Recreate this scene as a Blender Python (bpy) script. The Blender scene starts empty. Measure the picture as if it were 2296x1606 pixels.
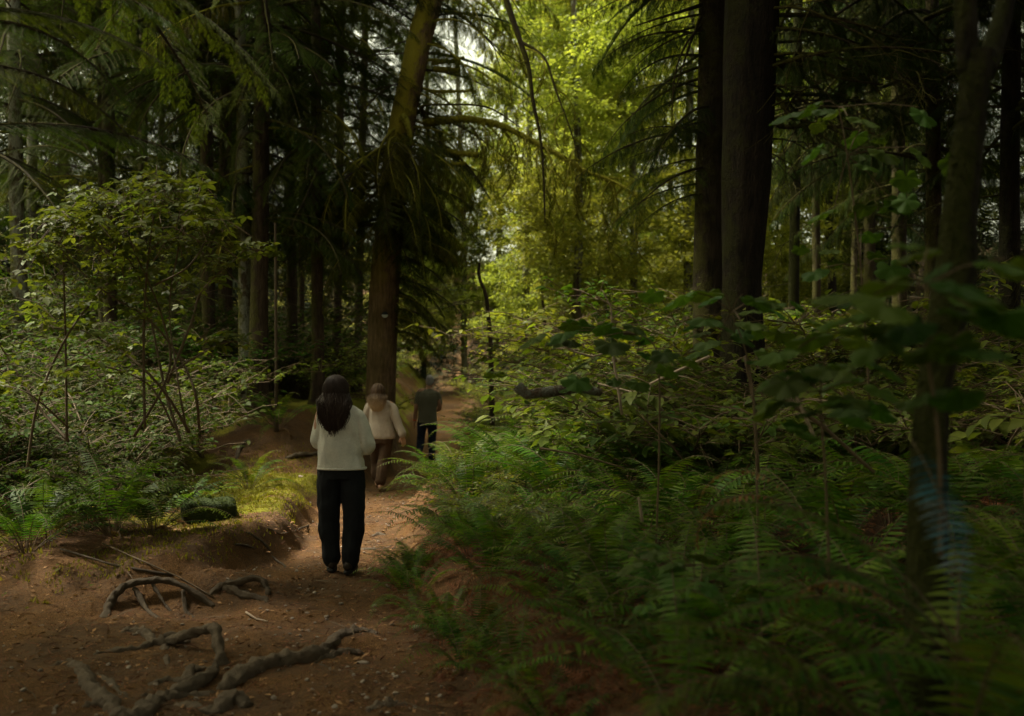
import bpy, math, random
import numpy as np
from mathutils import Vector, Matrix, noise as mnoise
PI = math.pi
rnd = random.Random(11)
rng = np.random.default_rng(11)
SC = bpy.context.scene
COL = SC.collection

# ------------------------------------------------------------------ camera, sky, sun, exposure
CAM_Z = 1.6
FPX = 2232.0            # focal length in photo units of 2296 px width (35 mm lens)
cam_d = bpy.data.cameras.new('camera')
cam = bpy.data.objects.new('camera', cam_d); COL.objects.link(cam)
cam.location = (0, 0, CAM_Z); cam.rotation_euler = (math.radians(90), 0, 0)
cam_d.sensor_width = 36; cam_d.lens = 35
cam_d.shift_y = 57 / 2296
cam_d.clip_start = 0.05; cam_d.clip_end = 600
cam_d.dof.use_dof = True; cam_d.dof.focus_distance = 9.0; cam_d.dof.aperture_fstop = 1.6
SC.camera = cam

SUN_EL, SUN_AZ = math.radians(57), math.radians(-78)      # azimuth from +Y towards +X
wd = bpy.data.worlds.new('World'); SC.world = wd; wd.use_nodes = True
nt = wd.node_tree; bg = nt.nodes['Background']
sky = nt.nodes.new('ShaderNodeTexSky'); sky.sky_type = 'NISHITA'; sky.sun_disc = False
sky.sun_elevation = SUN_EL; sky.sun_rotation = SUN_AZ
sky.air_density = 1.0; sky.dust_density = 5.0; sky.ozone_density = 1.0
# thin bright cloud over the blue: the sky keeps its brightness, less of its colour
hs = nt.nodes.new('ShaderNodeHueSaturation'); hs.inputs['Saturation'].default_value = 0.35
ti = nt.nodes.new('ShaderNodeMix'); ti.data_type = 'RGBA'; ti.blend_type = 'MULTIPLY'; ti.inputs[0].default_value = 1.0
ti.inputs[7].default_value = (1.04, 1.0, 0.66, 1)
nt.links.new(sky.outputs[0], hs.inputs['Color']); nt.links.new(hs.outputs[0], ti.inputs[6])
nt.links.new(ti.outputs[2], bg.inputs[0]); bg.inputs[1].default_value = 0.15
sl = bpy.data.lights.new('sun', 'SUN'); so = bpy.data.objects.new('sun', sl); COL.objects.link(so)
sl.energy = 2.6; sl.angle = math.radians(8); sl.color = (1.0, 0.93, 0.80)
_d = Vector((math.sin(SUN_AZ) * math.cos(SUN_EL), math.cos(SUN_AZ) * math.cos(SUN_EL), math.sin(SUN_EL)))
so.rotation_euler = _d.to_track_quat('Z', 'Y').to_euler()
SC.view_settings.view_transform = 'Standard'; SC.view_settings.look = 'None'
SC.view_settings.gamma = 1.0; SC.view_settings.use_curve_mapping = False
SC.view_settings.exposure = 1.65
SC.render.engine = 'CYCLES'
cy = SC.cycles
cy.max_bounces = 6; cy.diffuse_bounces = 4; cy.glossy_bounces = 2; cy.transmission_bounces = 4
cy.use_denoising = True; cy.use_adaptive_sampling = False; cy.caustics_reflective = False; cy.caustics_refractive = False
cy.sample_clamp_indirect = 4.0

# ------------------------------------------------------------------ materials
def newmat(name):
    m = bpy.data.materials.new(name); m.use_nodes = True
    t = m.node_tree; t.nodes.clear()
    out = t.nodes.new('ShaderNodeOutputMaterial')
    return m, t, out
def N(t, kind, **kw):
    n = t.nodes.new(kind)
    for k, v in kw.items():
        if k.startswith('i_'):
            key = k[2:]
            key = int(key) if key.isdigit() else key.replace('_', ' ')
            n.inputs[key].default_value = v
        else: setattr(n, k, v)
    return n
def ramp(t, src, stops, interp='LINEAR'):
    r = t.nodes.new('ShaderNodeValToRGB'); r.color_ramp.interpolation = interp
    el = r.color_ramp.elements
    while len(el) < len(stops): el.new(0.5)
    for e, (p, c) in zip(el, stops):
        e.position = p
        e.color = (c[0], c[1], c[2], 1) if isinstance(c, tuple) else (c, c, c, 1)
    t.links.new(src, r.inputs[0]); return r.outputs[0]
def mixc(t, f, a, b, blend='MIX'):
    m = t.nodes.new('ShaderNodeMix'); m.data_type = 'RGBA'; m.blend_type = blend
    for i, v in ((0, f), (6, a), (7, b)):
        if hasattr(v, 'is_linked') or isinstance(v, bpy.types.NodeSocket): t.links.new(v, m.inputs[i])
        elif isinstance(v, (int, float)): m.inputs[i].default_value = v
        else: m.inputs[i].default_value = (v[0], v[1], v[2], 1)
    return m.outputs[2]
def mth(t, op, a, b=0.0, clamp=False):
    m = t.nodes.new('ShaderNodeMath'); m.operation = op; m.use_clamp = clamp
    for i, v in ((0, a), (1, b)):
        if isinstance(v, bpy.types.NodeSocket): t.links.new(v, m.inputs[i])
        else: m.inputs[i].default_value = v
    return m.outputs[0]
def noise(t, vec, scale, detail=4, rough=0.6):
    n = N(t, 'ShaderNodeTexNoise', i_Scale=scale, i_Detail=detail, i_Roughness=rough)
    if vec is not None: t.links.new(vec, n.inputs['Vector'])
    return n.outputs[0]
def mapping(t, vec, scale):
    m = t.nodes.new('ShaderNodeMapping'); m.inputs['Scale'].default_value = scale
    t.links.new(vec, m.inputs[0]); return m.outputs[0]

def leafmat(name, col, col2=None, transl=0.35, rough=0.45, spec=0.4, hue=0.03, val=0.35):
    m, t, out = newmat(name)
    geo = t.nodes.new('ShaderNodeNewGeometry'); oi = t.nodes.new('ShaderNodeObjectInfo')
    r = geo.outputs['Random Per Island']
    if col2 is None: col2 = (col[0] * 1.7, col[1] * 1.35, col[2] * 0.9)
    c = mixc(t, r, col, col2)
    hsv = t.nodes.new('ShaderNodeHueSaturation')
    t.links.new(c, hsv.inputs['Color'])
    h = mth(t, 'MULTIPLY_ADD', oi.outputs['Random'], hue * 2); t.nodes[-1].inputs[2].default_value = 0.5 - hue
    t.links.new(h, hsv.inputs['Hue'])
    fr = mth(t, 'FRACT', mth(t, 'MULTIPLY', oi.outputs['Random'], 7.31))
    v = mth(t, 'MULTIPLY_ADD', fr, val * 2); t.nodes[-1].inputs[2].default_value = 1 - val
    t.links.new(v, hsv.inputs['Value'])
    p = N(t, 'ShaderNodeBsdfPrincipled', i_Roughness=rough); p.inputs['Specular IOR Level'].default_value = spec
    t.links.new(hsv.outputs[0], p.inputs['Base Color'])
    tr = t.nodes.new('ShaderNodeBsdfTranslucent')
    tc = mixc(t, 1.0, hsv.outputs[0], (1.5, 1.45, 0.6), 'MULTIPLY'); t.links.new(tc, tr.inputs[0])
    mx = t.nodes.new('ShaderNodeMixShader'); mx.inputs[0].default_value = transl
    t.links.new(p.outputs[0], mx.inputs[1]); t.links.new(tr.outputs[0], mx.inputs[2])
    t.links.new(mx.outputs[0], out.inputs[0])
    return m

def barkmat(name, dark, light, moss=0.0, zfade=None, mosscol=(0.085, 0.085, 0.014), lichen=0.0, sc=1.0, mossdir=(-0.75, -0.35, 0.45)):
    m, t, out = newmat(name)
    tc = t.nodes.new('ShaderNodeTexCoord'); o = tc.outputs['Object']
    v1 = mapping(t, o, (14 * sc, 14 * sc, 2.2 * sc))
    n1 = noise(t, v1, 1.6, 6, 0.65)
    vo = N(t, 'ShaderNodeTexVoronoi', i_Scale=1.5); vo.feature = 'DISTANCE_TO_EDGE'
    t.links.new(mapping(t, o, (22 * sc, 22 * sc, 7 * sc)), vo.inputs['Vector'])
    n2 = noise(t, o, 1.7, 3, 0.6)
    c = ramp(t, n1, [(0.32, dark), (0.66, light)])
    big = ramp(t, n2, [(0.35, 0.6), (0.65, 1.2)])
    c = mixc(t, 1.0, c, big, 'MULTIPLY')
    if lichen > 0:
        n3 = noise(t, mapping(t, o, (5, 5, 2.5)), 1.5, 5, 0.7)
        f = ramp(t, n3, [(0.60 - lichen * 0.2, 0.0), (0.66 - lichen * 0.2, 1.0)])
        c = mixc(t, f, c, (0.20, 0.20, 0.16))
    h = mth(t, 'ADD', n1, mth(t, 'MULTIPLY', vo.outputs[0], 1.2))
    if moss > 0:
        geo = t.nodes.new('ShaderNodeNewGeometry')
        dp = t.nodes.new('ShaderNodeVectorMath'); dp.operation = 'DOT_PRODUCT'
        t.links.new(geo.outputs['Normal'], dp.inputs[0]); dp.inputs[1].default_value = mossdir
        n4 = noise(t, o, 3.0, 6, 0.7)
        f = mth(t, 'ADD', mth(t, 'MULTIPLY', dp.outputs['Value'], 0.30), n4)
        f = ramp(t, f, [(0.70 - 0.45 * moss, 0.0), (0.86 - 0.45 * moss, 1.0)])
        if zfade:
            sz = t.nodes.new('ShaderNodeSeparateXYZ'); t.links.new(o, sz.inputs[0])
            mr = N(t, 'ShaderNodeMapRange', i_1=zfade[0], i_2=zfade[1], i_3=0.12, i_4=1.0); t.links.new(sz.outputs[2], mr.inputs[0])
            f = mth(t, 'MULTIPLY', f, mr.outputs[0])
        n5 = noise(t, o, 60, 3, 0.7)
        mc = mixc(t, n5, tuple(k * 0.5 for k in mosscol), tuple(k * 1.6 for k in mosscol))
        c = mixc(t, f, c, mc)
        h = mth(t, 'ADD', h, mth(t, 'MULTIPLY', mth(t, 'MULTIPLY', n5, f), 1.5))
    p = N(t, 'ShaderNodeBsdfPrincipled', i_Roughness=0.9); p.inputs['Specular IOR Level'].default_value = 0.2
    b = N(t, 'ShaderNodeBump', i_Strength=0.9, i_Distance=0.02)
    t.links.new(h, b.inputs['Height']); t.links.new(b.outputs[0], p.inputs['Normal'])
    t.links.new(c, p.inputs['Base Color']); t.links.new(p.outputs[0], out.inputs[0])
    return m

def plainmat(name, col, rough=0.8, var=0.3, scale=20, bump=0.2, bscale=120, sheen=0.0, spec=0.3, bdist=0.004):
    m, t, out = newmat(name)
    tc = t.nodes.new('ShaderNodeTexCoord'); o = tc.outputs['Object']
    n1 = noise(t, o, scale, 4)
    c = mixc(t, n1, tuple(k * (1 - var) for k in col), tuple(k * (1 + var) for k in col))
    p = N(t, 'ShaderNodeBsdfPrincipled', i_Roughness=rough); p.inputs['Specular IOR Level'].default_value = spec
    if sheen: p.inputs['Sheen Weight'].default_value = sheen; p.inputs['Sheen Roughness'].default_value = 0.5
    if bump:
        b = N(t, 'ShaderNodeBump', i_Strength=bump, i_Distance=bdist)
        t.links.new(noise(t, o, bscale, 4, 0.7), b.inputs['Height']); t.links.new(b.outputs[0], p.inputs['Normal'])
    t.links.new(c, p.inputs['Base Color']); t.links.new(p.outputs[0], out.inputs[0])
    return m

M = {}
M['needle'] = leafmat('conifer_needles', (0.026, 0.044, 0.006), (0.058, 0.084, 0.010), 0.30, 0.7, 0.05)
M['needle_warm'] = leafmat('mossy_needles', (0.065, 0.075, 0.010), (0.125, 0.120, 0.018), 0.42, 0.7, 0.05)
M['needle_dark'] = leafmat('dark_needles', (0.018, 0.032, 0.006), (0.038, 0.056, 0.009), 0.25, 0.7, 0.05)
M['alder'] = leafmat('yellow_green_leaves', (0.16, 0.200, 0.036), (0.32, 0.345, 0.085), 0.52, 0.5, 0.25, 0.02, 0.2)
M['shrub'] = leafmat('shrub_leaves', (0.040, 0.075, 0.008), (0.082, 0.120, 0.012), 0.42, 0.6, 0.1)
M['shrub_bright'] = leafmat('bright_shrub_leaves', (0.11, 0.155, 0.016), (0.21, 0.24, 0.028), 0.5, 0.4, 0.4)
M['salmon'] = leafmat('berry_leaves', (0.070, 0.108, 0.018), (0.135, 0.170, 0.024), 0.40, 0.5, 0.18, 0.02, 0.25)
M['bigleaf'] = leafmat('large_lobed_leaves', (0.045, 0.090, 0.012), (0.062, 0.112, 0.015), 0.35, 0.55, 0.18)
M['fern'] = leafmat('fern_fronds', (0.030, 0.070, 0.007), (0.085, 0.145, 0.012), 0.36, 0.5, 0.15, 0.03, 0.4)
M['fern_dead'] = leafmat('dead_fern_fronds', (0.13, 0.060, 0.026), (0.20, 0.105, 0.05), 0.25, 0.8, 0.1)
M['moss_tuft'] = leafmat('moss_tufts', (0.13, 0.13, 0.014), (0.24, 0.225, 0.022), 0.3, 0.9, 0.1)
M['litter'] = leafmat('dry_litter', (0.06, 0.034, 0.016), (0.32, 0.19, 0.09), 0.1, 0.9, 0.1)
M['canopy'] = leafmat('canopy_needles', (0.02, 0.032, 0.010), (0.03, 0.045, 0.014), 0.12, 0.6, 0.2)
M['bark_main'] = barkmat('mossy_bark', (0.075, 0.046, 0.027), (0.21, 0.135, 0.083), 0.62, mosscol=(0.27, 0.225, 0.022), zfade=(2.8, 4.2))
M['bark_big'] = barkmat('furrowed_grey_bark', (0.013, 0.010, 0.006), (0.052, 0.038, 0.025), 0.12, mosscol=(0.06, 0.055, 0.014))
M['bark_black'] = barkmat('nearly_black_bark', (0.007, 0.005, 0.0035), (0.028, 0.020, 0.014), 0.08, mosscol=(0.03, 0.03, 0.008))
M['bark'] = barkmat('conifer_bark', (0.030, 0.020, 0.014), (0.095, 0.066, 0.046), 0.25, mosscol=(0.07, 0.065, 0.014))
M['bark_lichen'] = barkmat('lichen_bark', (0.04, 0.03, 0.02), (0.12, 0.09, 0.06), 0.2, lichen=0.8)
M['bark_moss'] = barkmat('heavy_moss_bark', (0.012, 0.010, 0.006), (0.030, 0.024, 0.014), 0.42, mosscol=(0.035, 0.038, 0.007))
M['limb'] = barkmat('dark_limb_bark', (0.028, 0.02, 0.014), (0.08, 0.058, 0.04), 0.3, mosscol=(0.08, 0.075, 0.014), sc=3)
M['limb_moss'] = barkmat('mossy_limb', (0.05, 0.04, 0.02), (0.10, 0.08, 0.04), 0.95, mosscol=(0.24, 0.22, 0.022), sc=3)
M['stem'] = plainmat('brown_stems', (0.11, 0.075, 0.040), 0.7, 0.4, 15, 0.3, 90)
M['stem_pale'] = plainmat('dry_pale_twigs', (0.30, 0.23, 0.16), 0.8, 0.3, 15, 0.3, 90)
M['root'] = plainmat('worn_root', (0.115, 0.085, 0.058), 0.9, 0.75, 14, 1.0, 55, bdist=0.015)
M['root_moss'] = plainmat('dark_root', (0.065, 0.047, 0.028), 0.9, 0.6, 9, 0.8, 26, bdist=0.015)
M['stone'] = plainmat('grey_stone', (0.26, 0.21, 0.165), 0.85, 0.35, 12, 0.5, 60)

# ------------------------------------------------------------------ mesh helpers
class MB:
    def __init__(s): s.v = []; s.f = []; s.m = []; s.n = 0
    def add(s, verts, faces, mat=0):
        s.v.append(np.asarray(verts, dtype=np.float64).reshape(-1, 3))
        for f in faces: s.f.append(tuple(i + s.n for i in f)); s.m.append(mat)
        s.n += len(s.v[-1])
    def bake(s, tv, tf, R, T, mat=0):
        """stamp a small template at every rotation/scale R (n,3,3) and place T (n,3)"""
        R = np.asarray(R); T = np.asarray(T)
        if len(T) == 0: return
        V = np.einsum('nij,kj->nki', R, tv) + T[:, None, :]
        k = len(tv); s.v.append(V.reshape(-1, 3))
        tf = [tuple(f) for f in tf]
        for a in range(len(T)):
            b = s.n + a * k
            for f in tf: s.f.append(tuple(i + b for i in f))
        s.m.extend([mat] * (len(tf) * len(T))); s.n += k * len(T)
    def tube(s, pts, rad, n=8, mat=0, cap=True, wob=0.0, seed=0, twist=0.0, flat=1.0):
        pts = [Vector(p) for p in pts]; k = len(pts)
        if not hasattr(rad, '__len__'): rad = [rad] * k
        up = Vector((0.13, 0.21, 0.97)); V = []
        t0 = (pts[1] - pts[0]).normalized()
        if abs(t0.dot(up)) > 0.9: up = Vector((0, 1, 0.1))
        a = t0.cross(up).normalized()
        for i, p in enumerate(pts):
            t = (pts[min(i + 1, k - 1)] - pts[max(i - 1, 0)])
            t = t.normalized() if t.length > 1e-9 else t0
            a = (a - t * a.dot(t)); a = a.normalized() if a.length > 1e-6 else t.orthogonal().normalized()
            b = t.cross(a)
            for j in range(n):
                an = 2 * PI * j / n
                r = rad[i]
                if wob:
                    q = Vector((math.cos(an) * 1.3 + seed, math.sin(an) * 1.3, i * 0.31 + seed * 3.7))
                    r *= 1 + wob * mnoise.noise(q) * 2
                V.append(p + a * (math.cos(an) * r) + b * (math.sin(an) * r * flat))
        F = []
        for i in range(k - 1):
            for j in range(n):
                F.append((i * n + j, i * n + (j + 1) % n, (i + 1) * n + (j + 1) % n, (i + 1) * n + j))
        if cap: F.append(tuple(range(n))[::-1]); F.append(tuple((k - 1) * n + j for j in range(n)))
        s.add([tuple(v) for v in V], F, mat)
    def mesh(s, name, mats, smooth=False):
        me = bpy.data.meshes.new(name)
        V = np.concatenate(s.v) if s.v else np.zeros((0, 3))
        me.from_pydata([], [], [])
        L = np.fromiter((i for f in s.f for i in f), dtype=np.int32)
        ln = np.fromiter((len(f) for f in s.f), dtype=np.int32, count=len(s.f))
        me.vertices.add(len(V)); me.vertices.foreach_set('co', V.astype(np.float32).ravel())
        me.loops.add(len(L)); me.loops.foreach_set('vertex_index', L)
        me.polygons.add(len(ln))
        st = np.zeros(len(ln), dtype=np.int32); st[1:] = np.cumsum(ln)[:-1]
        me.polygons.foreach_set('loop_start', st); me.polygons.foreach_set('loop_total', ln)
        me.update(calc_edges=True)
        for m in mats: me.materials.append(m)
        if len(mats) > 1: me.polygons.foreach_set('material_index', np.array(s.m, dtype=np.int32))
        if smooth: me.polygons.foreach_set('use_smooth', np.ones(len(ln), dtype=bool))
        me.update(); return me

def obj(name, me, parent=None, loc=None, rot=None, scale=None, mat4=None, kind=None, label=None):
    o = bpy.data.objects.new(name, me); COL.objects.link(o)
    if parent is not None: o.parent = parent
    if mat4 is not None: o.matrix_local = mat4
    else:
        if loc is not None: o.location = loc
        if rot is not None: o.rotation_euler = rot
        if scale is not None: o.scale = scale if hasattr(scale, '__len__') else (scale,) * 3
    if kind: o['kind'] = kind
    if label: o['label'] = label
    return o
def tag(o, label, cat, group=None):
    o['label'] = label; o['category'] = cat
    if group: o['group'] = group
    return o
def thing(name, label, cat, loc=(0, 0, 0), rz=0.0, group=None, scale=1.0):
    o = bpy.data.objects.new(name, None); COL.objects.link(o)
    o.location = loc; o.rotation_euler = (0, 0, rz); o.scale = (scale,) * 3; o.empty_display_size = 0.2
    return tag(o, label, cat, group)

def basis(d, up=None, roll=None):
    """rotation matrices (n,3,3) whose X column follows d; Z column near up"""
    d = np.asarray(d, float); d = d / np.linalg.norm(d, axis=1, keepdims=True)
    if up is None: up = np.tile([0, 0, 1.0], (len(d), 1))
    y = np.cross(up, d); ln = np.linalg.norm(y, axis=1, keepdims=True)
    y = np.where(ln < 1e-4, np.array([[0, 1.0, 0]]), y / np.maximum(ln, 1e-6))
    z = np.cross(d, y)
    if roll is not None:
        c = np.cos(roll)[:, None]; sn = np.sin(roll)[:, None]
        y, z = y * c + z * sn, z * c - y * sn
    return np.stack([d, y, z], axis=2)

# ------------------------------------------------------------------ terrain
def sst(a, b, x):
    t = np.clip((x - a) / (b - a), 0, 1); return t * t * (3 - 2 * t)
_perm = np.random.default_rng(5).permutation(512)
_gr = np.random.default_rng(6).random(1024) * 2 - 1
def vnoise(x, y):
    xi = np.floor(x).astype(int); yi = np.floor(y).astype(int); fx = x - xi; fy = y - yi
    fx = fx * fx * (3 - 2 * fx); fy = fy * fy * (3 - 2 * fy)
    def g(a, b): return _gr[(_perm[a & 511] + (b & 511) * 7 + _perm[b & 511]) & 1023]
    return (g(xi, yi) * (1 - fx) + g(xi + 1, yi) * fx) * (1 - fy) + (g(xi, yi + 1) * (1 - fx) + g(xi + 1, yi + 1) * fx) * fy
def fbm(x, y, o=4):
    s = 0; a = 1
    for k in range(o): s = s + a * vnoise(x + 17 * k, y - 9 * k); x = x * 2.03; y = y * 2.03; a *= 0.5
    return s
YL = [0, 4, 5.5, 7, 8.0, 9.0, 10.5, 13, 15, 18, 22, 30, 40, 60]
XL = [-9, -8, -5.5, -3.2, -2.35, -2.1, -2.1, -2.5, -2.45, -2.1, -2.2, -2.5, -3.1, -5]
YR = [0, 4, 5, 6, 7, 8.5, 10, 12, 15, 19, 22, 30, 40, 60]
XR = [0.4, 0.08, -0.15, -0.45, -0.80, -1.02, -1.22, -1.36, -1.45, -1.3, -1.4, -1.75, -2.05, -4]
def pathdist(x, y):
    xl = np.interp(y, YL, XL); xr = np.interp(y, YR, XR)
    w = 0.12 * vnoise(x * 1.7 + 3, y * 1.7)
    return np.maximum(xl - x, x - xr) + w, xl - x + w, x - xr + w
def height(x, y):
    x = np.asarray(x, float); y = np.asarray(y, float)
    d, dl, dr = pathdist(x, y)
    z = 1.25 * sst(21, 43, y) - 0.05
    z = z + 0.32 * sst(0.0, 0.38, dl) * sst(6.8, 8.8, y) + 0.12 * sst(0, 1.5, dl) * (1 - sst(6.5, 9, y))
    z = z + 0.95 * sst(0.1, 1.3, dl) * sst(12.8, 17.5, y)
    z = z + 0.9 * sst(2, 9, dl) * sst(9, 16, y)
    z = z + 0.40 * sst(0.0, 0.55, dr) + 0.35 * sst(0.8, 4.5, dr) + 0.5 * sst(4, 12, dr) * sst(7, 12, y)
    z = z + 0.030 * fbm(x * 1.3, y * 1.3) + 0.014 * fbm(x * 6, y * 6, 3) + 0.05 * fbm(x * 0.6, y * 0.6) * sst(0, 1, d)
    z = z + 0.045 * np.abs(fbm(x * 4 + 7, y * 4, 3)) * sst(0.0, 0.2, dl) * (1 - sst(0.5, 1.2, dl)) * sst(6.5, 7.5, y)
    # humps of earth held by the arched roots
    z = z + 0.17 * np.exp(-(((x + 2.55) / 0.50) ** 2 + ((y - 7.85) / 0.28) ** 2)) + 0.09 * np.exp(-(((x + 2.02) / 0.28) ** 2 + ((y - 7.75) / 0.2) ** 2))
    # hollow under the arched roots
    z = z - 0.10 * np.exp(-(((x + 2.40) / 0.42) ** 2 + ((y - 7.35) / 0.22) ** 2))
    z = z - 0.07 * np.exp(-(((x + 0.93) / 0.10) ** 2 + ((y - 6.23) / 0.09) ** 2))
    r = np.hypot(x, y)
    return z + 13 * sst(62, 110, r)
def hz(x, y): return float(height(np.array([x]), np.array([y]))[0])
def P(u, v, d): return Vector(((u - 1148) / FPX * d, d, CAM_Z + (860 - v) / FPX * d))
def G(u, v, up=0.0):
    """ground point seen at photo place (u, v)"""
    dx = (u - 1148) / FPX; dz = (860 - v) / FPX
    ys = np.linspace(3.5, 60, 4000); g = height(dx * ys, ys)
    hit = np.nonzero(CAM_Z + dz * ys < g)[0]
    yy = ys[hit[0]] if len(hit) else 60
    return Vector((dx * yy, yy, float(g[hit[0]] if len(hit) else 0) + up))
nx_, ny_ = 300, 380
tx = np.linspace(-1, 1, nx_); gx = -1.4 + 6.5 * tx + 150 * np.sign(tx) * np.abs(tx) ** 6
ty = np.linspace(0, 1, ny_); gy = 3.6 + 13 * ty ** 1.0 * 1.0 + 45 * ty ** 3 + 120 * ty ** 9
gy = np.concatenate([[-150, -60, -30, -15, -8, -4, -2, 0, 1, 2, 2.8, 3.3], gy]); ny_ = len(gy)
X, Y = np.meshgrid(gx, gy); Z = height(X, Y)
pd, pdl, pdr = pathdist(X, Y)
mossm = sst(0.1, 0.5, pdl) * np.clip(0.5 + 0.9 * fbm(X * 1.1 + 5, Y * 1.1), 0, 1) * sst(8.5, 10.5, Y)
mossm = np.maximum(mossm, 1.15 * np.exp(-(((X + 3.1) / 1.1) ** 2 + ((Y - 12.6) / 2.0) ** 2) ** 1.5) * np.clip(0.7 + 0.5 * fbm(X * 3, Y * 3), 0, 1.2) * sst(0.0, 0.3, pdl))
mossm = np.maximum(mossm, 0.7 * sst(0.6, 1.5, pdl) * np.clip(0.3 + 0.9 * fbm(X * 2, Y * 2), 0, 1))
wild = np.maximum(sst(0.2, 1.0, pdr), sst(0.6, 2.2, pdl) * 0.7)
def ground_material():
    m, t, out = newmat('forest_floor')
    tc = t.nodes.new('ShaderNodeTexCoord'); o = tc.outputs['Object']
    am = N(t, 'ShaderNodeAttribute', attribute_name='moss').outputs['Fac']
    aw = N(t, 'ShaderNodeAttribute', attribute_name='wild').outputs['Fac']
    n1 = noise(t, o, 1.6, 6, 0.65); n2 = noise(t, o, 38, 5, 0.75); n3 = noise(t, o, 130, 3, 0.8); n4 = noise(t, o, 7, 5, 0.7)
    dirt = ramp(t, n4, [(0.3, (0.058, 0.034, 0.019)), (0.7, (0.135, 0.084, 0.049))])
    lit = ramp(t, n3, [(0.35, (0.055, 0.030, 0.013)), (0.52, (0.165, 0.083, 0.029)), (0.72, (0.36, 0.195, 0.075))])
    f = ramp(t, mth(t, 'ADD', mth(t, 'MULTIPLY', n1, 0.6), mth(t, 'MULTIPLY', n2, 0.4)), [(0.42, 0.1), (0.56, 0.95)])
    c = mixc(t, f, dirt, lit)
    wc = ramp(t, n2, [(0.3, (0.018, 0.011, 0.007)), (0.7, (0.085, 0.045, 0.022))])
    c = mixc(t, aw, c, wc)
    mc = ramp(t, n2, [(0.3, (0.09, 0.086, 0.011)), (0.7, (0.27, 0.26, 0.025))])
    mf = ramp(t, mth(t, 'ADD', am, mth(t, 'MULTIPLY', mth(t, 'SUBTRACT', n2, 0.5), 0.9)), [(0.35, 0.0), (0.62, 1.0)])
    c = mixc(t, mf, c, mc)
    p = N(t, 'ShaderNodeBsdfPrincipled', i_Roughness=0.95); p.inputs['Specular IOR Level'].default_value = 0.15
    b = N(t, 'ShaderNodeBump', i_Strength=1.0, i_Distance=0.02)
    hh = mth(t, 'ADD', n2, mth(t, 'MULTIPLY', n3, 0.5))
    t.links.new(hh, b.inputs['Height']); t.links.new(b.outputs[0], p.inputs['Normal'])
    t.links.new(c, p.inputs['Base Color']); t.links.new(p.outputs[0], out.inputs[0])
    return m
M['ground'] = ground_material()
def grid_part(name, fmask):
    idx = np.arange(nx_ * ny_).reshape(ny_, nx_)
    q = np.stack([idx[:-1, :-1], idx[:-1, 1:], idx[1:, 1:], idx[1:, :-1]], axis=-1)[fmask]
    used, inv = np.unique(q.ravel(), return_inverse=True)
    V = np.stack([X.ravel(), Y.ravel(), Z.ravel()], 1)[used]
    me = bpy.data.meshes.new(name)
    me.vertices.add(len(V)); me.vertices.foreach_set('co', V.astype(np.float32).ravel())
    me.loops.add(q.size); me.loops.foreach_set('vertex_index', inv.astype(np.int32).ravel())
    me.polygons.add(len(q)); me.polygons.foreach_set('loop_start', np.arange(0, q.size, 4, dtype=np.int32))
    me.polygons.foreach_set('loop_total', np.full(len(q), 4, dtype=np.int32)); me.update(calc_edges=True)
    me.polygons.foreach_set('use_smooth', np.ones(len(q), dtype=bool))
    for nm, arr in (('moss', mossm), ('wild', wild)):
        a = me.attributes.new(nm, 'FLOAT', 'POINT'); a.data.foreach_set('value', arr.ravel()[used].astype(np.float32))
    me.materials.append(M['ground']); me.update()
    o = obj(name, me, kind='structure'); return o
onpath = (pd < 0.0)[:-1, :-1]
o = grid_part('ground', ~onpath); o['label'] = 'forest floor of soil, moss and brown needles'
o = grid_part('path', onpath); o['label'] = 'trodden reddish dirt footpath leading into the woods'

# ------------------------------------------------------------------ leaf and frond templates
# ovate folded leaf, 1 long along +X
LV = np.array([(0, 0, 0), (0.3, 0.22, 0.05), (0.3, 0, 0), (0.3, -0.22, 0.05), (0.65, 0.20, 0.0), (0.65, 0, -0.03), (0.65, -0.20, 0.0), (1, 0, -0.16)], float)
LF = [(0, 2, 1), (0, 3, 2), (1, 2, 5, 4), (2, 3, 6, 5), (4, 5, 7), (5, 6, 7)]
L4V = np.array([(0, 0, 0), (0.5, 0.3, 0.06), (0.5, -0.3, 0.06), (1, 0, -0.12)], float)
L4F = [(0, 2, 1), (1, 2, 3)]
def sprig(n=7, L=1.0, w=0.2, droop=0.15):
    v = [(0, 0.012, 0), (0, -0.012, 0), (L, 0, -droop)]; f = [(0, 1, 2)]
    for i in range(n):
        t = (i + 0.5) / n
        for s in (-1, 1):
            l = w * (1 - 0.75 * t) * (0.8 + 0.4 * ((i * 7 + s) % 5) / 5)
            b = len(v); x = L * t; z = -droop * t * t
            v += [(x - 0.035, 0, z), (x + 0.035, 0, z), (x + l * 0.8, s * l, z - 0.25 * l)]
            f.append((b, b + 1, b + 2))
    return np.array(v, float), f
SPV, SPF = sprig(7, 1.0, 0.34)
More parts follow.
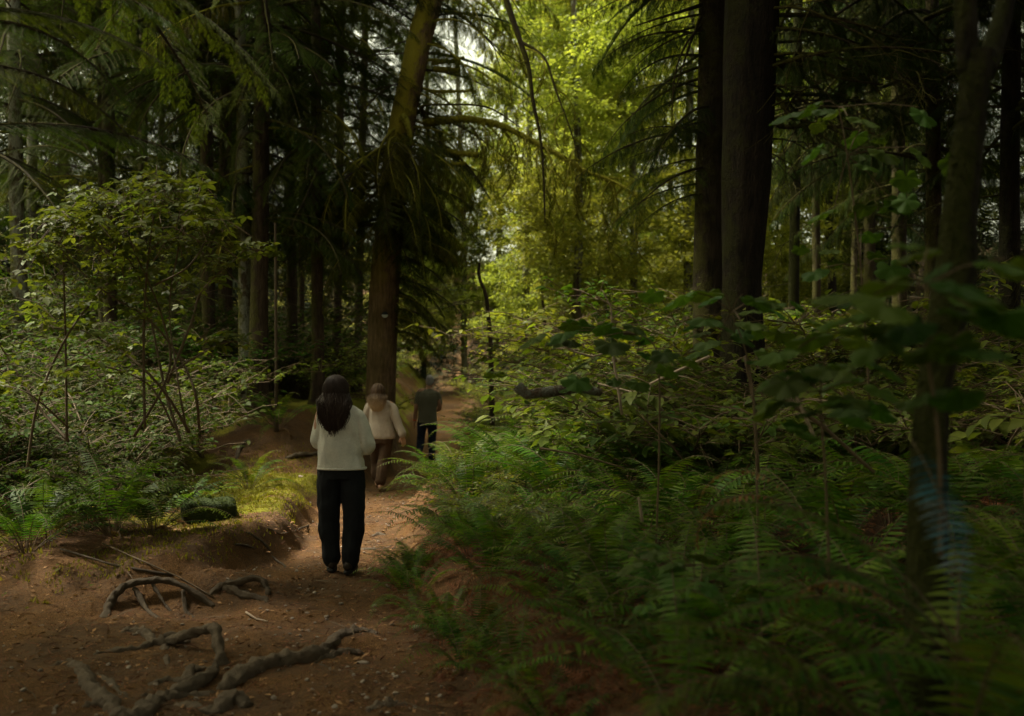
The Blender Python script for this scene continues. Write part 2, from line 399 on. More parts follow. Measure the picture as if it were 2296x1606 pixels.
# trifoliate toothed leaf
def trifoliate():
    mb = MB()
    def leaflet(ang, s):
        k = 5; v = [(0.12, 0, 0)]; f = []
        for i in range(1, k + 1):
            t = i / k; w = 0.24 * math.sin(PI * min(0.97, t * 0.92)) ** 0.8 + (0.03 if i % 2 else -0.01)
            x = 0.12 + 0.8 * t
            v += [(x, w, 0.05 - 0.12 * t * t), (x, 0, -0.10 * t * t), (x, -w, 0.05 - 0.12 * t * t)]
        f += [(0, 2, 1), (0, 3, 2)]
        for i in range(k - 1):
            a = 1 + 3 * i; b = a + 3
            f += [(a, a + 1, b + 1, b), (a + 1, a + 2, b + 2, b + 1)]
        v.append((1.02, 0, -0.14)); e = len(v) - 1; a = 1 + 3 * (k - 1)
        f += [(a, a + 1, e), (a + 1, a + 2, e)]
        v = np.array(v) * s; c, sn = math.cos(ang), math.sin(ang)
        R = np.array([[c, -sn, 0], [sn, c, 0], [0, 0, 1]])
        mb.add(v @ R.T, f)
    leaflet(0, 0.62); leaflet(1.15, 0.5); leaflet(-1.15, 0.5)
    return np.concatenate(mb.v), mb.f
TRV, TRF = trifoliate()
def lobed(nl=5):
    """broad palmate leaf with toothed lobes, stalk end at origin, 1 long"""
    pts = []; c = np.array([0.42, 0.0, 0.0])
    K = 54
    for i in range(K + 1):
        a = -PI * 0.93 + 2 * PI * 0.93 * i / K
        r = 0.40 + 0.17 * abs(math.cos(a * nl / 2 * 0.98)) ** 0.7
        r *= 1.0 + (0.05 if i % 2 else -0.04); r *= 0.92 + 0.14 * math.cos(a)
        x = c[0] + r * math.cos(a); y = r * math.sin(a)
        z = -0.22 * r * r + 0.05 * math.cos(a * nl) - 0.05
        pts.append((x, y, z))
    mid = []
    for i in range(K + 1):
        a = -PI * 0.93 + 2 * PI * 0.93 * i / K
        p = np.array(pts[i]) * 0.55 + c * 0.45; p[2] += 0.03 * math.cos(a * nl) + 0.02
        mid.append(tuple(p))
    v = [(c[0], 0, 0.0)] + mid + pts; f = []
    for i in range(K):
        f.append((0, 1 + i, 2 + i)); f.append((1 + i, K + 2 + i, K + 3 + i, 2 + i))
    # short stalk
    b = len(v); v += [(-0.25, 0.006, -0.12), (-0.25, -0.006, -0.12), (c[0], -0.006, -0.004), (c[0], 0.006, -0.004)]
    f.append((b, b + 1, b + 2, b + 3))
    return np.array(v), f
BLV, BLF = lobed()
mb = MB(); mb.add(BLV, BLF); ME_BIG = mb.mesh('lobed_leaf', [M['bigleaf']], smooth=True)
mb = MB(); mb.add(TRV, TRF); ME_TRI = mb.mesh('berry_leaf', [M['salmon']])
mb = MB(); mb.add(LV, LF); ME_OV = mb.mesh('oval_leaf', [M['salmon']])

def frond(seed, L=1.0, arch=0.55, lean=1.0, npin=34, dead=False, width=0.115):
    r = random.Random(seed); mb = MB(); pts = []
    # arch in XZ, root at the origin
    ang = lean; x = z = yy = 0; k = 26; sway = r.uniform(-0.25, 0.25)
    tw = r.uniform(-0.3, 0.3)
    for i in range(k + 1):
        pts.append((x, yy, z)); t = i / k
        a = ang - arch * 2.3 * t * (0.5 + t)
        x += L / k * math.cos(a); z += L / k * math.sin(a); yy += sway * L / k * t
    mb.tube(pts, [0.0045 * (1 - 0.75 * i / k) for i in range(k + 1)], 4, 1, cap=False)
    T, Rm = [], []
    T0 = []
    for i in range(npin):
        t = 0.17 + 0.82 * i / (npin - 1)
        fi = t * k; a = int(min(k - 1, fi)); q = fi - a
        p = Vector(pts[a]).lerp(Vector(pts[a + 1]), q); d = (Vector(pts[a + 1]) - Vector(pts[a])).normalized()
        side = Vector((0, 1, 0)); side = (side - d * side.dot(d)).normalized(); nrm = d.cross(side)
        l = width * (math.sin(PI * min(1, (t - 0.10) / 0.95)) ** 0.55) * (1 if t < 0.5 else 1 - 0.55 * (t - 0.5) / 0.5)
        for s in (-1, 1):
            if r.random() < (0.15 if dead else 0.04): continue
            jl = l * r.uniform(0.70, 1.12)
            dirv = side * s + d * (0.28 + r.uniform(-0.08, 0.08)) - nrm * -0.0 + Vector((0, 0, -0.20 - (0.9 * r.random() if dead else 0.12 * r.random())))
            dirv.normalize(); z2 = dirv.cross(d * s).normalized()
            if z2.z < 0 and not dead: z2 = -z2
            y2 = z2.cross(dirv)
            w = (0.60 if not dead else 0.8)
            T.append(tuple(p)); Rm.append(np.array([dirv * jl, y2 * jl * w * 0.26 / 0.26, z2 * jl]).T)
    pv = np.array([(0, -0.035, 0), (0, 0.075, 0), (0.5, 0.065, 0.01), (0.5, -0.055, 0.01), (1.0, 0.02, -0.06 if not dead else -0.3)], float)
    pv[:, 1] *= 2.2
    if dead: pv[2, 2] = 0.12; pv[3, 2] = -0.08
    mb.bake(pv, [(0, 3, 2, 1), (3, 4, 2)], Rm, T, 0)
    return mb.mesh('dead_frond' if dead else 'frond', [M['fern_dead'] if dead else M['fern'], M['stem']])
FR = [frond(i, 1.0, a, l, n, width=w) for i, (a, l, n, w) in enumerate([(0.50, 1.15, 30, .115), (0.62, 1.2, 28, .13), (0.42, 0.95, 32, .11), (0.72, 1.3, 27, .135), (0.55, 0.8, 30, .12)])]
FD = [frond(20 + i, 0.9, a, l, 24, True, .08) for i, (a, l) in enumerate([(0.9, 0.9), (1.0, 0.6), (0.8, 0.7)])]

def fern(x, y, size, n, label, seed, group='sword ferns of the bank', az=None, dead=0, z=None, spread=1.0):
    r = random.Random(seed)
    t = thing('sword_fern', label, 'fern', (x, y, hz(x, y) - 0.02 if z is None else z), 0, group)
    for i in range(n):
        a = (2 * PI * i / n + r.uniform(-0.3, 0.3)) if az is None else az + r.uniform(-0.6, 0.6)
        s = size * r.uniform(0.75, 1.1)
        obj('frond', r.choice(FR), t, (0.03 * math.cos(a), 0.03 * math.sin(a), 0), (r.uniform(-0.15, 0.15), r.uniform(-0.35, 0.25) * spread, a), s)
    for i in range(dead):
        a = r.uniform(0, 2 * PI) if az is None else az + r.uniform(-1, 1)
        obj('dead_frond', r.choice(FD), t, (0, 0, 0.02), (r.uniform(-0.3, 0.3), r.uniform(0.1, 0.5), a), size * r.uniform(0.6, 0.9))
    return t

# ------------------------------------------------------------------ conifer branches
def conifer_branch(seed, L=2.4, droop=0.5, hang=0.5, fan=0.55, needle='needle', wood='limb', dens=1.0, spl=0.15, bare=0.12, curl=0.0, step=0.045):
    r = random.Random(seed); mb = MB(); pts = []
    x = y = z = 0; a = 0.25; k = 22; yaw = r.uniform(-0.15, 0.15)
    for i in range(k + 1):
        pts.append((x, y, z)); t = i / k
        p = a - droop * 2.0 * t + curl * t * t; yaw += r.uniform(-0.07, 0.07)
        x += L / k * math.cos(p) * math.cos(yaw); y += L / k * math.cos(p) * math.sin(yaw); z += L / k * math.sin(p)
    r0 = 0.012 * L
    mb.tube(pts, [r0 * (1 - 0.9 * i / k) + 0.002 for i in range(k + 1)], 6, 1, cap=False)
    T, D = [], []
    nl = int(36 * L / 2.4 * dens)
    for i in range(nl):
        t = bare + (1 - bare) * (i + r.random()) / nl
        fi = t * k; q = int(min(k - 1, fi)); p = Vector(pts[q]).lerp(Vector(pts[q + 1]), fi - q)
        d = (Vector(pts[q + 1]) - Vector(pts[q])).normalized(); s = 1 if i % 2 else -1
        side = Vector((0, 0, 1)).cross(d).normalized() * s
        ll = fan * L * 0.42 * (1 - 0.72 * t) * r.uniform(0.6, 1.15) * min(1, 0.35 + t * 2.2)
        dirv = (side * r.uniform(0.7, 1.0) + d * r.uniform(0.4, 0.9)).normalized()
        m = max(4, int(ll / step)); lp = []; c = p.copy()
        for j in range(m + 1):
            lp.append(tuple(c)); u = j / m
            dv = (dirv + Vector((0, 0, -hang * 1.8 * (u + 0.15)))).normalized(); c += dv * (ll / m)
            if j > 0:
                sd = Vector((0, 0, 1)).cross(dv); sd = sd.normalized() if sd.length > 0.05 else side
                for s2 in (-1, 1):
                    tv = (dv * r.uniform(0.6, 1.0) + sd * s2 * r.uniform(0.5, 0.9) + Vector((0, 0, r.uniform(-0.5, 0.1) - hang * 0.8))).normalized()
                    T.append(tuple(c)); D.append(tuple(tv * spl * r.uniform(0.6, 1.2) * (1 - 0.35 * u)))
        mb.tube(lp[::2] if len(lp) > 4 else lp, 0.003, 3, 1, cap=False)
    D = np.array(D); ln = np.linalg.norm(D, axis=1); R = basis(D) * ln[:, None, None]
    mb.bake(SPV, SPF, R, np.array(T), 0)
    return mb.mesh('conifer_branch', [M[needle], M[wood]])
BR_N = [conifer_branch(100 + i, 2.5, 0.40 + 0.1 * i, 0.28, 0.75, 'needle', spl=0.12, dens=1.15) for i in range(4)]
BR_F = [conifer_branch(110 + i, 2.5, 0.38 + 0.1 * i, 0.22, 0.85, 'needle', spl=0.075, dens=1.5, step=0.026) for i in range(3)]
BR_W = [conifer_branch(120 + i, 2.4, 0.45 + 0.12 * i, 0.9, 0.5, 'needle_warm', 'limb_moss') for i in range(3)]
BR_D = [conifer_branch(140 + i, 2.6, 0.35 + 0.1 * i, 0.6, 0.6, 'needle_dark') for i in range(3)]
BR_H = [conifer_branch(160 + i, 1.5, 1.0, 1.6, 0.45, 'needle_warm', 'limb_moss', 1.0, 0.10) for i in range(2)]
def dead_branch_mesh(seed, L=1.6, mat='limb', n=9):
    r = random.Random(seed); mb = MB()
    def grow(p, d, l, rad, lev):
        k = 7; pts = [p.copy()]; c = p.copy(); dd = d.copy()
        for i in range(k):
            dd = (dd + Vector((r.uniform(-.2, .2), r.uniform(-.2, .2), r.uniform(-.25, .12)))).normalized(); c = c + dd * l / k; pts.append(c.copy())
            if lev < 2 and i > 0 and r.random() < n / 12:
                nd = (dd + Vector((r.uniform(-1, 1), r.uniform(-1, 1), r.uniform(-.8, .3)))).normalized()
                grow(c, nd, l * 0.45 * r.uniform(0.6, 1.2), rad * 0.45, lev + 1)
        mb.tube(pts, [rad * (1 - 0.85 * i / k) + 0.0012 for i in range(k + 1)], 5, 0, cap=False)
    grow(Vector((0, 0, 0)), Vector((1, 0, 0.1)), L, 0.010 * L + 0.003, 0)
    return mb.mesh('bare_branch', [M[mat]], smooth=True)
BR_X = [dead_branch_mesh(200 + i, 1.4) for i in range(4)]
BR_XM = [dead_branch_mesh(210 + i, 1.3, 'limb_moss', 6) for i in range(2)]

def trunk_mesh(pts, rad, mat, n=22, seed=0, wob=0.05, flare=1.0, ridges=0.0):
    """pts: polyline of the axis, rad: radii; resampled every ~0.18 m"""
    P0 = [Vector(p) for p in pts]; seg = [0]
    for a, b in zip(P0, P0[1:]): seg.append(seg[-1] + (b - a).length)
    Lt = seg[-1]; k = max(8, int(Lt / 0.18)); V = []; F = []
    for i in range(k + 1):
        s = Lt * i / k; j = max(0, min(len(seg) - 2, int(np.searchsorted(seg, s) - 1))); q = (s - seg[j]) / (seg[j + 1] - seg[j])
        c = P0[j].lerp(P0[j + 1], q); rr = rad[j] * (1 - q) + rad[j + 1] * q
        for m in range(n):
            a = 2 * PI * m / n
            f = 1 + wob * 2 * mnoise.noise(Vector((math.cos(a) * 1.2 + seed * 5, math.sin(a) * 1.2, s * 0.9)))
            f += ridges * abs(mnoise.noise(Vector((math.cos(a) * 5 + seed, math.sin(a) * 5, s * 1.1)))) * 2
            fl = flare * 0.9 * math.exp(-s / 0.28) * (0.5 + 0.7 * max(0, math.sin(a * 2.5 + seed * 2)))
            V.append((c.x + math.cos(a) * rr * (f + fl), c.y + math.sin(a) * rr * (f + fl), c.z))
    for i in range(k):
        for m in range(n):
            F.append((i * n + m, i * n + (m + 1) % n, (i + 1) * n + (m + 1) % n, (i + 1) * n + m))
    mb = MB(); mb.add(V, F); mb.add([V[k * n + m] for m in range(n)], [tuple(range(n))])
    return mb.mesh('trunk', [M[mat]], smooth=True)

def axis_at(pts, z):
    for a, b in zip(pts, pts[1:]):
        if a[2] <= z <= b[2]:
            q = (z - a[2]) / (b[2] - a[2]); return Vector(a).lerp(Vector(b), q)
    return Vector(pts[-1])
def local_axis(uvs, d, topz, extra=None):
    """axis through photo places at depth d, in coordinates relative to the base"""
    w = [P(u, v, d) for u, v in uvs]; base = w[0].copy(); base.z = hz(base.x, base.y) - 0.1
    w[0] = Vector((w[0].x, w[0].y, base.z)); e = (w[-1] - w[-2]).normalized()
    if w[-1].z < topz: w.append(w[-1] + e * ((topz - w[-1].z) / e.z))
    return base, [p - base for p in w]

def tree(name, label, base, ax, rad, mat, group=None, n=22, seed=0, wob=0.05, flare=1.0, ridges=0.0, cat='tree'):
    t = thing(name, label, cat, base, 0, group)
    obj('trunk', trunk_mesh(ax, rad, mat, n, seed, wob, flare, ridges), t)
    return t
def put_branches(t, ax, rads, z0, z1, count, pool, seed, s0=1.0, s1=1.0, azc=None, azw=PI, pitch=0.0, name='branch'):
    r = random.Random(seed)
    for i in range(count):
        z = z0 + (z1 - z0) * (i + r.random() * 0.8) / count
        a = r.uniform(0, 2 * PI) if azc is None else azc + r.uniform(-azw, azw)
        p = axis_at(ax, z); s = (s0 + (s1 - s0) * (z - z0) / max(0.01, z1 - z0)) * r.uniform(0.75, 1.2)
        obj(name, r.choice(pool), t, (p.x, p.y, z), (r.uniform(-0.35, 0.35), pitch + r.uniform(-0.25, 0.25), a), s)
def taper(ax, r0, r1):
    k = len(ax) - 1; return [r0 + (r1 - r0) * i / k for i in range(k + 1)]

# ---- the leaning mossy tree by the path
MT_D = 18.0
base, ax = local_axis([(848, 900), (862, 640), (884, 400), (908, 250), (940, 90), (966, 0)], MT_D, 15.0)
mt = tree('mossy_conifer', 'leaning conifer with yellow moss on its trunk, standing beside the path', base, ax, [0.27, 0.26, 0.245, 0.235, 0.225, 0.215, 0.13], 'bark_main', seed=3, n=30, ridges=0.04, flare=0.45)
def moss_tufts(parent, pts, rads, per, seed, ln=0.06, name='moss', mat='moss_tuft'):
    r = random.Random(seed); mb = MB(); T = []; D = []
    for (a, b), (ra, rb) in zip(zip(pts, pts[1:]), zip(rads, rads[1:])):
        a = Vector(a); b = Vector(b); d = (b - a); k = int(per * d.length)
        for i in range(k):
            q = r.random(); c = a.lerp(b, q); rr = ra + (rb - ra) * q
            o = d.normalized().orthogonal().normalized(); o = Matrix.Rotation(r.uniform(0, 2 * PI), 3, d.normalized()) @ o
            T.append(tuple(c + o * rr * 0.95)); D.append(tuple((o * 0.6 + Vector((r.uniform(-.4, .4), r.uniform(-.4, .4), -r.uniform(0.2, 1.2)))).normalized() * ln * r.uniform(0.4, 1.3)))
    D = np.array(D); l = np.linalg.norm(D, axis=1)
    mb.bake(np.array([(0, 0.16, 0), (0, -0.16, 0), (1, 0, 0), (0.5, 0.1, 0.12)]), [(0, 1, 2), (0, 2, 3)], basis(D) * l[:, None, None], np.array(T))
    return obj(name, mb.mesh('moss', [M[mat]]), parent, kind='stuff')
def limb_part(parent, base, uvd, r0, r1, mat, name='limb', tufts=0, seed=0, n=9):
    pts = [P(u, v, d) - Vector(base) for u, v, d in uvd]
    # smooth by Catmull-Rom
    q = [pts[0]] + pts + [pts[-1]]; out = []
    for i in range(1, len(q) - 2):
        for k in range(6):
            t = k / 6; a, b, c, d = q[i - 1], q[i], q[i + 1], q[i + 2]
            out.append(0.5 * ((2 * b) + (c - a) * t + (2 * a - 5 * b + 4 * c - d) * t * t + (3 * b - a - 3 * c + d) * t ** 3))
    out.append(pts[-1]); k = len(out) - 1
    rad = [r0 + (r1 - r0) * i / k for i in range(k + 1)]
    mb = MB(); mb.tube(out, rad, n, 0, wob=0.12, seed=seed)
    o = obj(name, mb.mesh(name, [M[mat]], smooth=True), parent)
    if tufts: moss_tufts(parent, out, rad, tufts, seed, 0.05)
    return out
B_ = base
arch = limb_part(mt, B_, [(950, 275, 18), (1000, 270, 17.9), (1060, 268, 17.8), (1130, 285, 17.6), (1200, 320, 17.3), (1260, 352, 17), (1310, 382, 16.8), (1370, 405, 16.6), (1450, 450, 16.4)], 0.075, 0.018, 'limb_moss', tufts=260, seed=5)
limb_part(mt, B_, [(1300, 378, 16.85), (1345, 395, 16.8), (1400, 402, 16.7)], 0.03, 0.008, 'limb_moss', tufts=150, seed=15)
limb_part(mt, B_, [(945, 335, 18), (1000, 340, 17.8), (1040, 345, 17.6), (1072, 348, 17.5)], 0.06, 0.045, 'limb_moss', tufts=300, seed=6)
limb_part(mt, B_, [(960, 365, 18), (1010, 368, 17.6), (1045, 366, 17.5)], 0.035, 0.025, 'limb_moss', tufts=250, seed=7)
limb_part(mt, B_, [(965, 205, 18), (1010, 205, 17.8), (1068, 204, 17.6)], 0.035, 0.015, 'limb_moss', tufts=200, seed=8)
limb_part(mt, B_, [(975, 155, 18), (1000, 156, 17.8), (1030, 157, 17.6)], 0.05, 0.035, 'limb_moss', tufts=200, seed=9)
limb_part(mt, B_, [(970, 142, 18), (1010, 138, 17.8), (1040, 128, 17.7)], 0.04, 0.02, 'limb_moss', tufts=120, seed=10)
limb_part(mt, B_, [(905, 262, 17.72), (914, 280, 17.6), (920, 305, 17.55), (924, 325, 17.55)], 0.075, 0.03, 'limb_moss', tufts=260, seed=11)
limb_part(mt, B_, [(955, 270, 18), (945, 240, 17.7), (985, 235, 17.6), (1090, 240, 17), (1165, 285, 16.6)], 0.03, 0.01, 'limb', seed=12)
limb_part(mt, B_, [(900, 320, 18), (800, 380, 17), (740, 430, 16.2)], 0.03, 0.01, 'limb', seed=13)
put_branches(mt, ax, None, 3.8, 8.9, 32, BR_W + BR_N[:1], 31, 0.75, 0.95, azc=0.1, azw=0.9, pitch=0.25)
put_branches(mt, ax, None, 4.1, 6.0, 42, BR_W + BR_W + BR_F, 32, 0.6, 0.8, azc=-1.2, azw=1.3, pitch=0.45)
put_branches(mt, ax, None, 4.0, 5.7, 18, BR_W + BR_N, 33, 0.8, 1.0, azc=PI, azw=1.1, pitch=0.3)
put_branches(mt, ax, None, 8.6, 9.6, 12, BR_N, 38, 0.9, 1.0, azc=PI, azw=1.3, pitch=0.2)
put_branches(mt, ax, None, 2.2, 4.8, 34, BR_F + BR_W, 36, 0.5, 0.65, azc=-0.1, azw=0.7, pitch=0.35)
put_branches(mt, ax, None, 8.3, 14.5, 30, BR_N, 34, 1.0, 0.7)
for p in arch[10::2]:
    for s in range(2):
        obj('branch', rnd.choice(BR_H), mt, p, (rnd.uniform(-.3, .3), 0.5 + rnd.uniform(-0.1, 0.5), rnd.uniform(-PI, PI)), rnd.uniform(0.5, 1.0))
put_branches(mt, ax, None, 5, 9, 12, BR_X, 35, 1, 1)

# ---- white disc nailed to the mossy trunk
disc = MB()
pt = P(863, 706, MT_D - 0.30)
ring = [(0.055 * math.cos(a), -0.0, 0.055 * math.sin(a)) for a in np.linspace(0, 2 * PI, 25)[:-1]]
dm = thing('trail_marker', 'small round half white half black disc on the mossy leaning trunk', 'marker', tuple(pt))
for nm, sgn, col in (('lower_half', -1, (0.62, 0.66, 0.66)), ('upper_half', 1, (0.02, 0.025, 0.03))):
    mb = MB(); a = np.linspace(0, PI, 13) * sgn
    fr_ = [(0.055 * math.cos(t), -0.006, 0.055 * math.sin(t)) for t in a]; bk = [(x, 0.006, z) for x, _, z in fr_]
    k = len(fr_); F = [tuple(range(k)), tuple(range(2 * k - 1, k - 1, -1))] + [(i, i + k, i + k + 1, i + 1) for i in range(k - 1)] + [(k - 1, 2 * k - 1, k, 0)]
    mb.add(fr_ + bk, F)
    obj(nm, mb.mesh(nm, [plainmat('marker_' + nm, col, 0.6, 0.1)]), dm)
mb = MB(); mb.tube([(0, -0.012, 0.0), (0, 0.09, 0.0)], 0.004, 6); obj('nail', mb.mesh('nail', [M['stem_pale']]), dm)

# ---- the two dark trunks on the right
base, ax = local_axis([(1668, 1000), (1664, 640), (1672, 400), (1686, 0)], 11.0, 16.0)
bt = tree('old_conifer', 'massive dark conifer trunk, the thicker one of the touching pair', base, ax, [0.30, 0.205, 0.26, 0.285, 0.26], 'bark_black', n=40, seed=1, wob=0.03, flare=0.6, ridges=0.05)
put_branches(bt, ax, None, 3.6, 5.4, 13, BR_X, 40, 1.0, 1.3, azc=0.0, azw=0.9)
limb_part(bt, base, [(1735, 95, 11), (1790, 92, 10.9), (1850, 85, 10.8), (1930, 60, 10.8)], 0.02, 0.006, 'limb', seed=1)
limb_part(bt, base, [(1732, 148, 11), (1790, 145, 10.9), (1830, 150, 10.7), (1880, 175, 10.6), (1980, 190, 10.5)], 0.032, 0.008, 'limb', seed=2)
limb_part(bt, base, [(1725, 200, 11), (1755, 235, 10.9), (1775, 262, 10.8), (1810, 270, 10.7)], 0.038, 0.012, 'limb', seed=3)
limb_part(bt, base, [(1722, 276, 11), (1765, 285, 10.9), (1820, 280, 10.8), (1880, 285, 10.7), (1960, 300, 10.6)], 0.03, 0.012, 'limb', seed=4)
limb_part(bt, base, [(1800, 283, 10.8), (1850, 310, 10.7), (1910, 345, 10.6)], 0.018, 0.006, 'limb', seed=5)
put_branches(bt, ax, None, 3.9, 6.2, 12, BR_D, 41, 0.7, 1.0, azc=0.2, azw=0.8, pitch=0.1)
put_branches(bt, ax, None, 5.8, 14.0, 40, BR_D, 42, 1.2, 1.3)
base, ax = local_axis([(1600, 1000), (1596, 640), (1602, 300), (1606, 0)], 12.2, 16.0)
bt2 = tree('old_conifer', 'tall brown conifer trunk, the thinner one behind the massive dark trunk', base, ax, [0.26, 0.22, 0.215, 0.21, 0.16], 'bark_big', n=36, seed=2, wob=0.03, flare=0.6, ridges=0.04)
put_branches(bt2, ax, None, 3.4, 6.4, 26, BR_D + BR_N[:1], 43, 0.55, 0.75, azc=PI, azw=0.9, pitch=0.2)
limb_part(bt2, base, [(1572, 12, 12), (1530, 25, 11.8), (1480, 40, 11.6), (1420, 60, 11.5)], 0.025, 0.006, 'limb', seed=1)
limb_part(bt2, base, [(1570, 40, 12), (1550, 90, 11.8), (1530, 150, 11.7), (1500, 240, 11.6)], 0.02, 0.005, 'limb', seed=2)
limb_part(bt2, base, [(1570, 60, 12), (1538, 100, 11.6), (1512, 175, 11.5), (1506, 300, 11.5)], 0.018, 0.004, 'limb', seed=6)
put_branches(bt2, ax, None, 6.5, 14.0, 30, BR_D, 44, 1.0, 1.2)

# ---- mossy crooked stem in the right foreground
NF = 3.3
base, ax = local_axis([(2072, 1330), (2084, 1000), (2100, 824), (2142, 650), (2150, 500), (2170, 322), (2184, 215), (2194, 150), (2194, 118)], NF, 2.6)
ax = ax[:9]
M['moss_tuft_painted_shade'] = leafmat('shade_painted_moss', (0.03, 0.034, 0.006), (0.06, 0.062, 0.010), 0.3, 0.9, 0.05)  # moss colour darkened to carry the shade at this edge
fb = tree('mossy_maple', 'blurred crooked mossy trunk with a swollen fork, at the dark edge by the ferns', base, ax, [0.075, 0.054, 0.049, 0.068, 0.056, 0.052, 0.049, 0.074, 0.055], 'bark_moss', n=26, seed=4, wob=0.08, flare=0.3)
limb_part(fb, base, [(2176, 160, NF), (2168, 90, NF), (2164, 0, NF), (2160, -120, NF)], 0.042, 0.032, 'bark_moss', seed=3, n=14)
limb_part(fb, base, [(2205, 165, NF), (2224, 110, NF + .05), (2248, 30, NF + .1), (2275, -120, NF + .15)], 0.040, 0.026, 'bark_moss', seed=4, n=14)
moss_tufts(fb, [p for p in ax], [0.06, 0.054, 0.049, 0.068, 0.056, 0.052, 0.049, 0.074, 0.055], 900, 77, 0.022, mat='moss_tuft_painted_shade')

# ---- dark left-hand wood: each trunk by its place
LEFT = [ # u_top, u_bottom, d, radius, bark, foliage count, label
 (30, 50, 17, .14, 'bark_lichen', 16, 'lichen-spotted conifer trunk half hidden at the edge beside drooping boughs'),
 (78, 60, 21, .12, 'bark_lichen', 16, 'slanting lichened trunk behind the drooping boughs'),
 (228, 238, 20, .14, 'bark', 22, 'dark conifer trunk rising behind the leafy berry shrub'),
 (322, 318, 24, .12, 'bark', 18, 'slender dark trunk deep behind the berry shrub'),
 (405, 410, 27, .11, 'bark', 18, 'slim conifer between the shrub and the paler trunks'),
 (462, 458, 23, .12, 'bark', 16, 'straight dark conifer with a bright gap to its left'),
 (510, 505, 20, .15, 'bark', 16, 'stout dark conifer next to the lichen-patched tree'),
 (538, 552, 17, .115, 'bark_lichen', 14, 'conifer with pale grey lichen patches high on its trunk'),
 (590, 578, 16.5, .155, 'bark', 16, 'thick brown conifer behind the lichen-patched tree'),
 (648, 655, 21, .12, 'bark', 18, 'knotted conifer with broken branch stubs'),
 (708, 714, 17.5, .11, 'bark', 14, 'straight brown trunk rising from the bank behind the long-haired walker in white'),
 (765, 752, 22, .10, 'bark', 18, 'thin conifer just past the straight brown trunk'),
 (820, 800, 25, .11, 'bark', 16, 'conifer standing behind the leaning mossy tree'),
 (690, 672, 26, .09, 'bark', 14, 'thin trunk far back between two brown conifers'),
 (360, 372, 30, .11, 'bark', 12, 'far slender trunk seen against the bright gap'),
 (150, 140, 27, .13, 'bark', 16, 'far trunk behind the overhanging boughs'),
]
for i, (ut, ub, d, r0, bk, nb, lab) in enumerate(LEFT):
    base, ax = local_axis([(ub, 980), ((ut + ub) / 2 + rnd.uniform(-4, 4), 450), (ut, 0)], d, 17)
    t = tree('conifer', lab, base, ax, taper(ax, r0, r0 * 0.6), bk, 'conifers of the dark wood', seed=i * 3 + 1, n=16, ridges=0.04)
    put_branches(t, ax, None, 3.0, 0.385 * d + 1.0, int(nb * 1.9), BR_N + BR_D[:1] + BR_W[:1], 300 + i, 0.75, 1.15, pitch=0.25)
    put_branches(t, ax, None, 1.8, 0.385 * d, 12, BR_X, 340 + i, 0.6, 0.9, name='bare_branch')
    put_branches(t, ax, None, 0.385 * d + 1.0, 16, 18, BR_N + BR_D, 380 + i, 1.4, 1.1)
# pale snag
base, ax = local_axis([(620, 900), (618, 600), (617, 500)], 15.5, 3.9)
M['tan'] = plainmat('tan_wood', (0.065, 0.046, 0.028), 0.85, 0.4, 8, 0.5, 30)
t = tree('snag', 'pale slim broken stem among the dark conifers', base, ax[:3], [.026, .022, .018], 'tan', n=10, seed=9)
# overhanging boughs at the upper left, held by a trunk outside the picture
base, ax = local_axis([(-130, 1300), (-120, 0)], 9.5, 14)
t = tree('hemlock', 'hemlock whose drooping green boughs reach in at the upper corner', base, ax, [.2, .18, .12], 'bark', seed=41, n=16)
for (u, v, d, rz, py, s) in [(-120, 60, 9.5, -0.25, 0.1, 0.8), (-130, 150, 9.5, -0.1, 0.15, 0.8), (-120, 300, 9.3, 0.1, 0.0, 1.0), (-120, 20, 9.3, 0.3, 0.05, 0.8), (-120, 330, 9.5, -0.5, 0.3, 0.8), (-120, -60, 9.5, 0.0, 0.1, 0.9), (-120, -140, 9.3, -0.4, 0.1, 0.9)]:
    obj('branch', rnd.choice(BR_F), t, P(u, v, d) - base, (0.1, py, rz), s)
put_branches(t, ax, None, 5.5, 13, 20, BR_N, 90, 1.3, 1.2)
# overhanging bright-tipped boughs top centre-left
for i, (u0, d, lab) in enumerate([(470, 12.5, 'hemlock with fresh green boughs hanging over the shrub'), (250, 13.5, 'hemlock whose boughs droop above the berry shrub')]):
    base, ax = local_axis([(u0, 1000), (u0 - 6, 400), (u0 - 10, 0)], d + 6, 15)
    t = tree('hemlock', lab, base, ax, [.13, .12, .11, .08], 'bark', seed=60 + i, n=14)
    for k in range(14):
        z = 6.0 + k * 0.28
        obj('branch', rnd.choice(BR_F), t, (0, 0, z), (rnd.uniform(-.2, .2), 0.1 + rnd.uniform(-.1, .3), -PI / 2 + rnd.uniform(-1.0, 1.0)), rnd.uniform(1.1, 1.7))

# ---- spruce with long hanging boughs over the middle of the gap
base, ax = local_axis([(1420, 1000), (1400, 300), (1110, -260)], 15, 8)
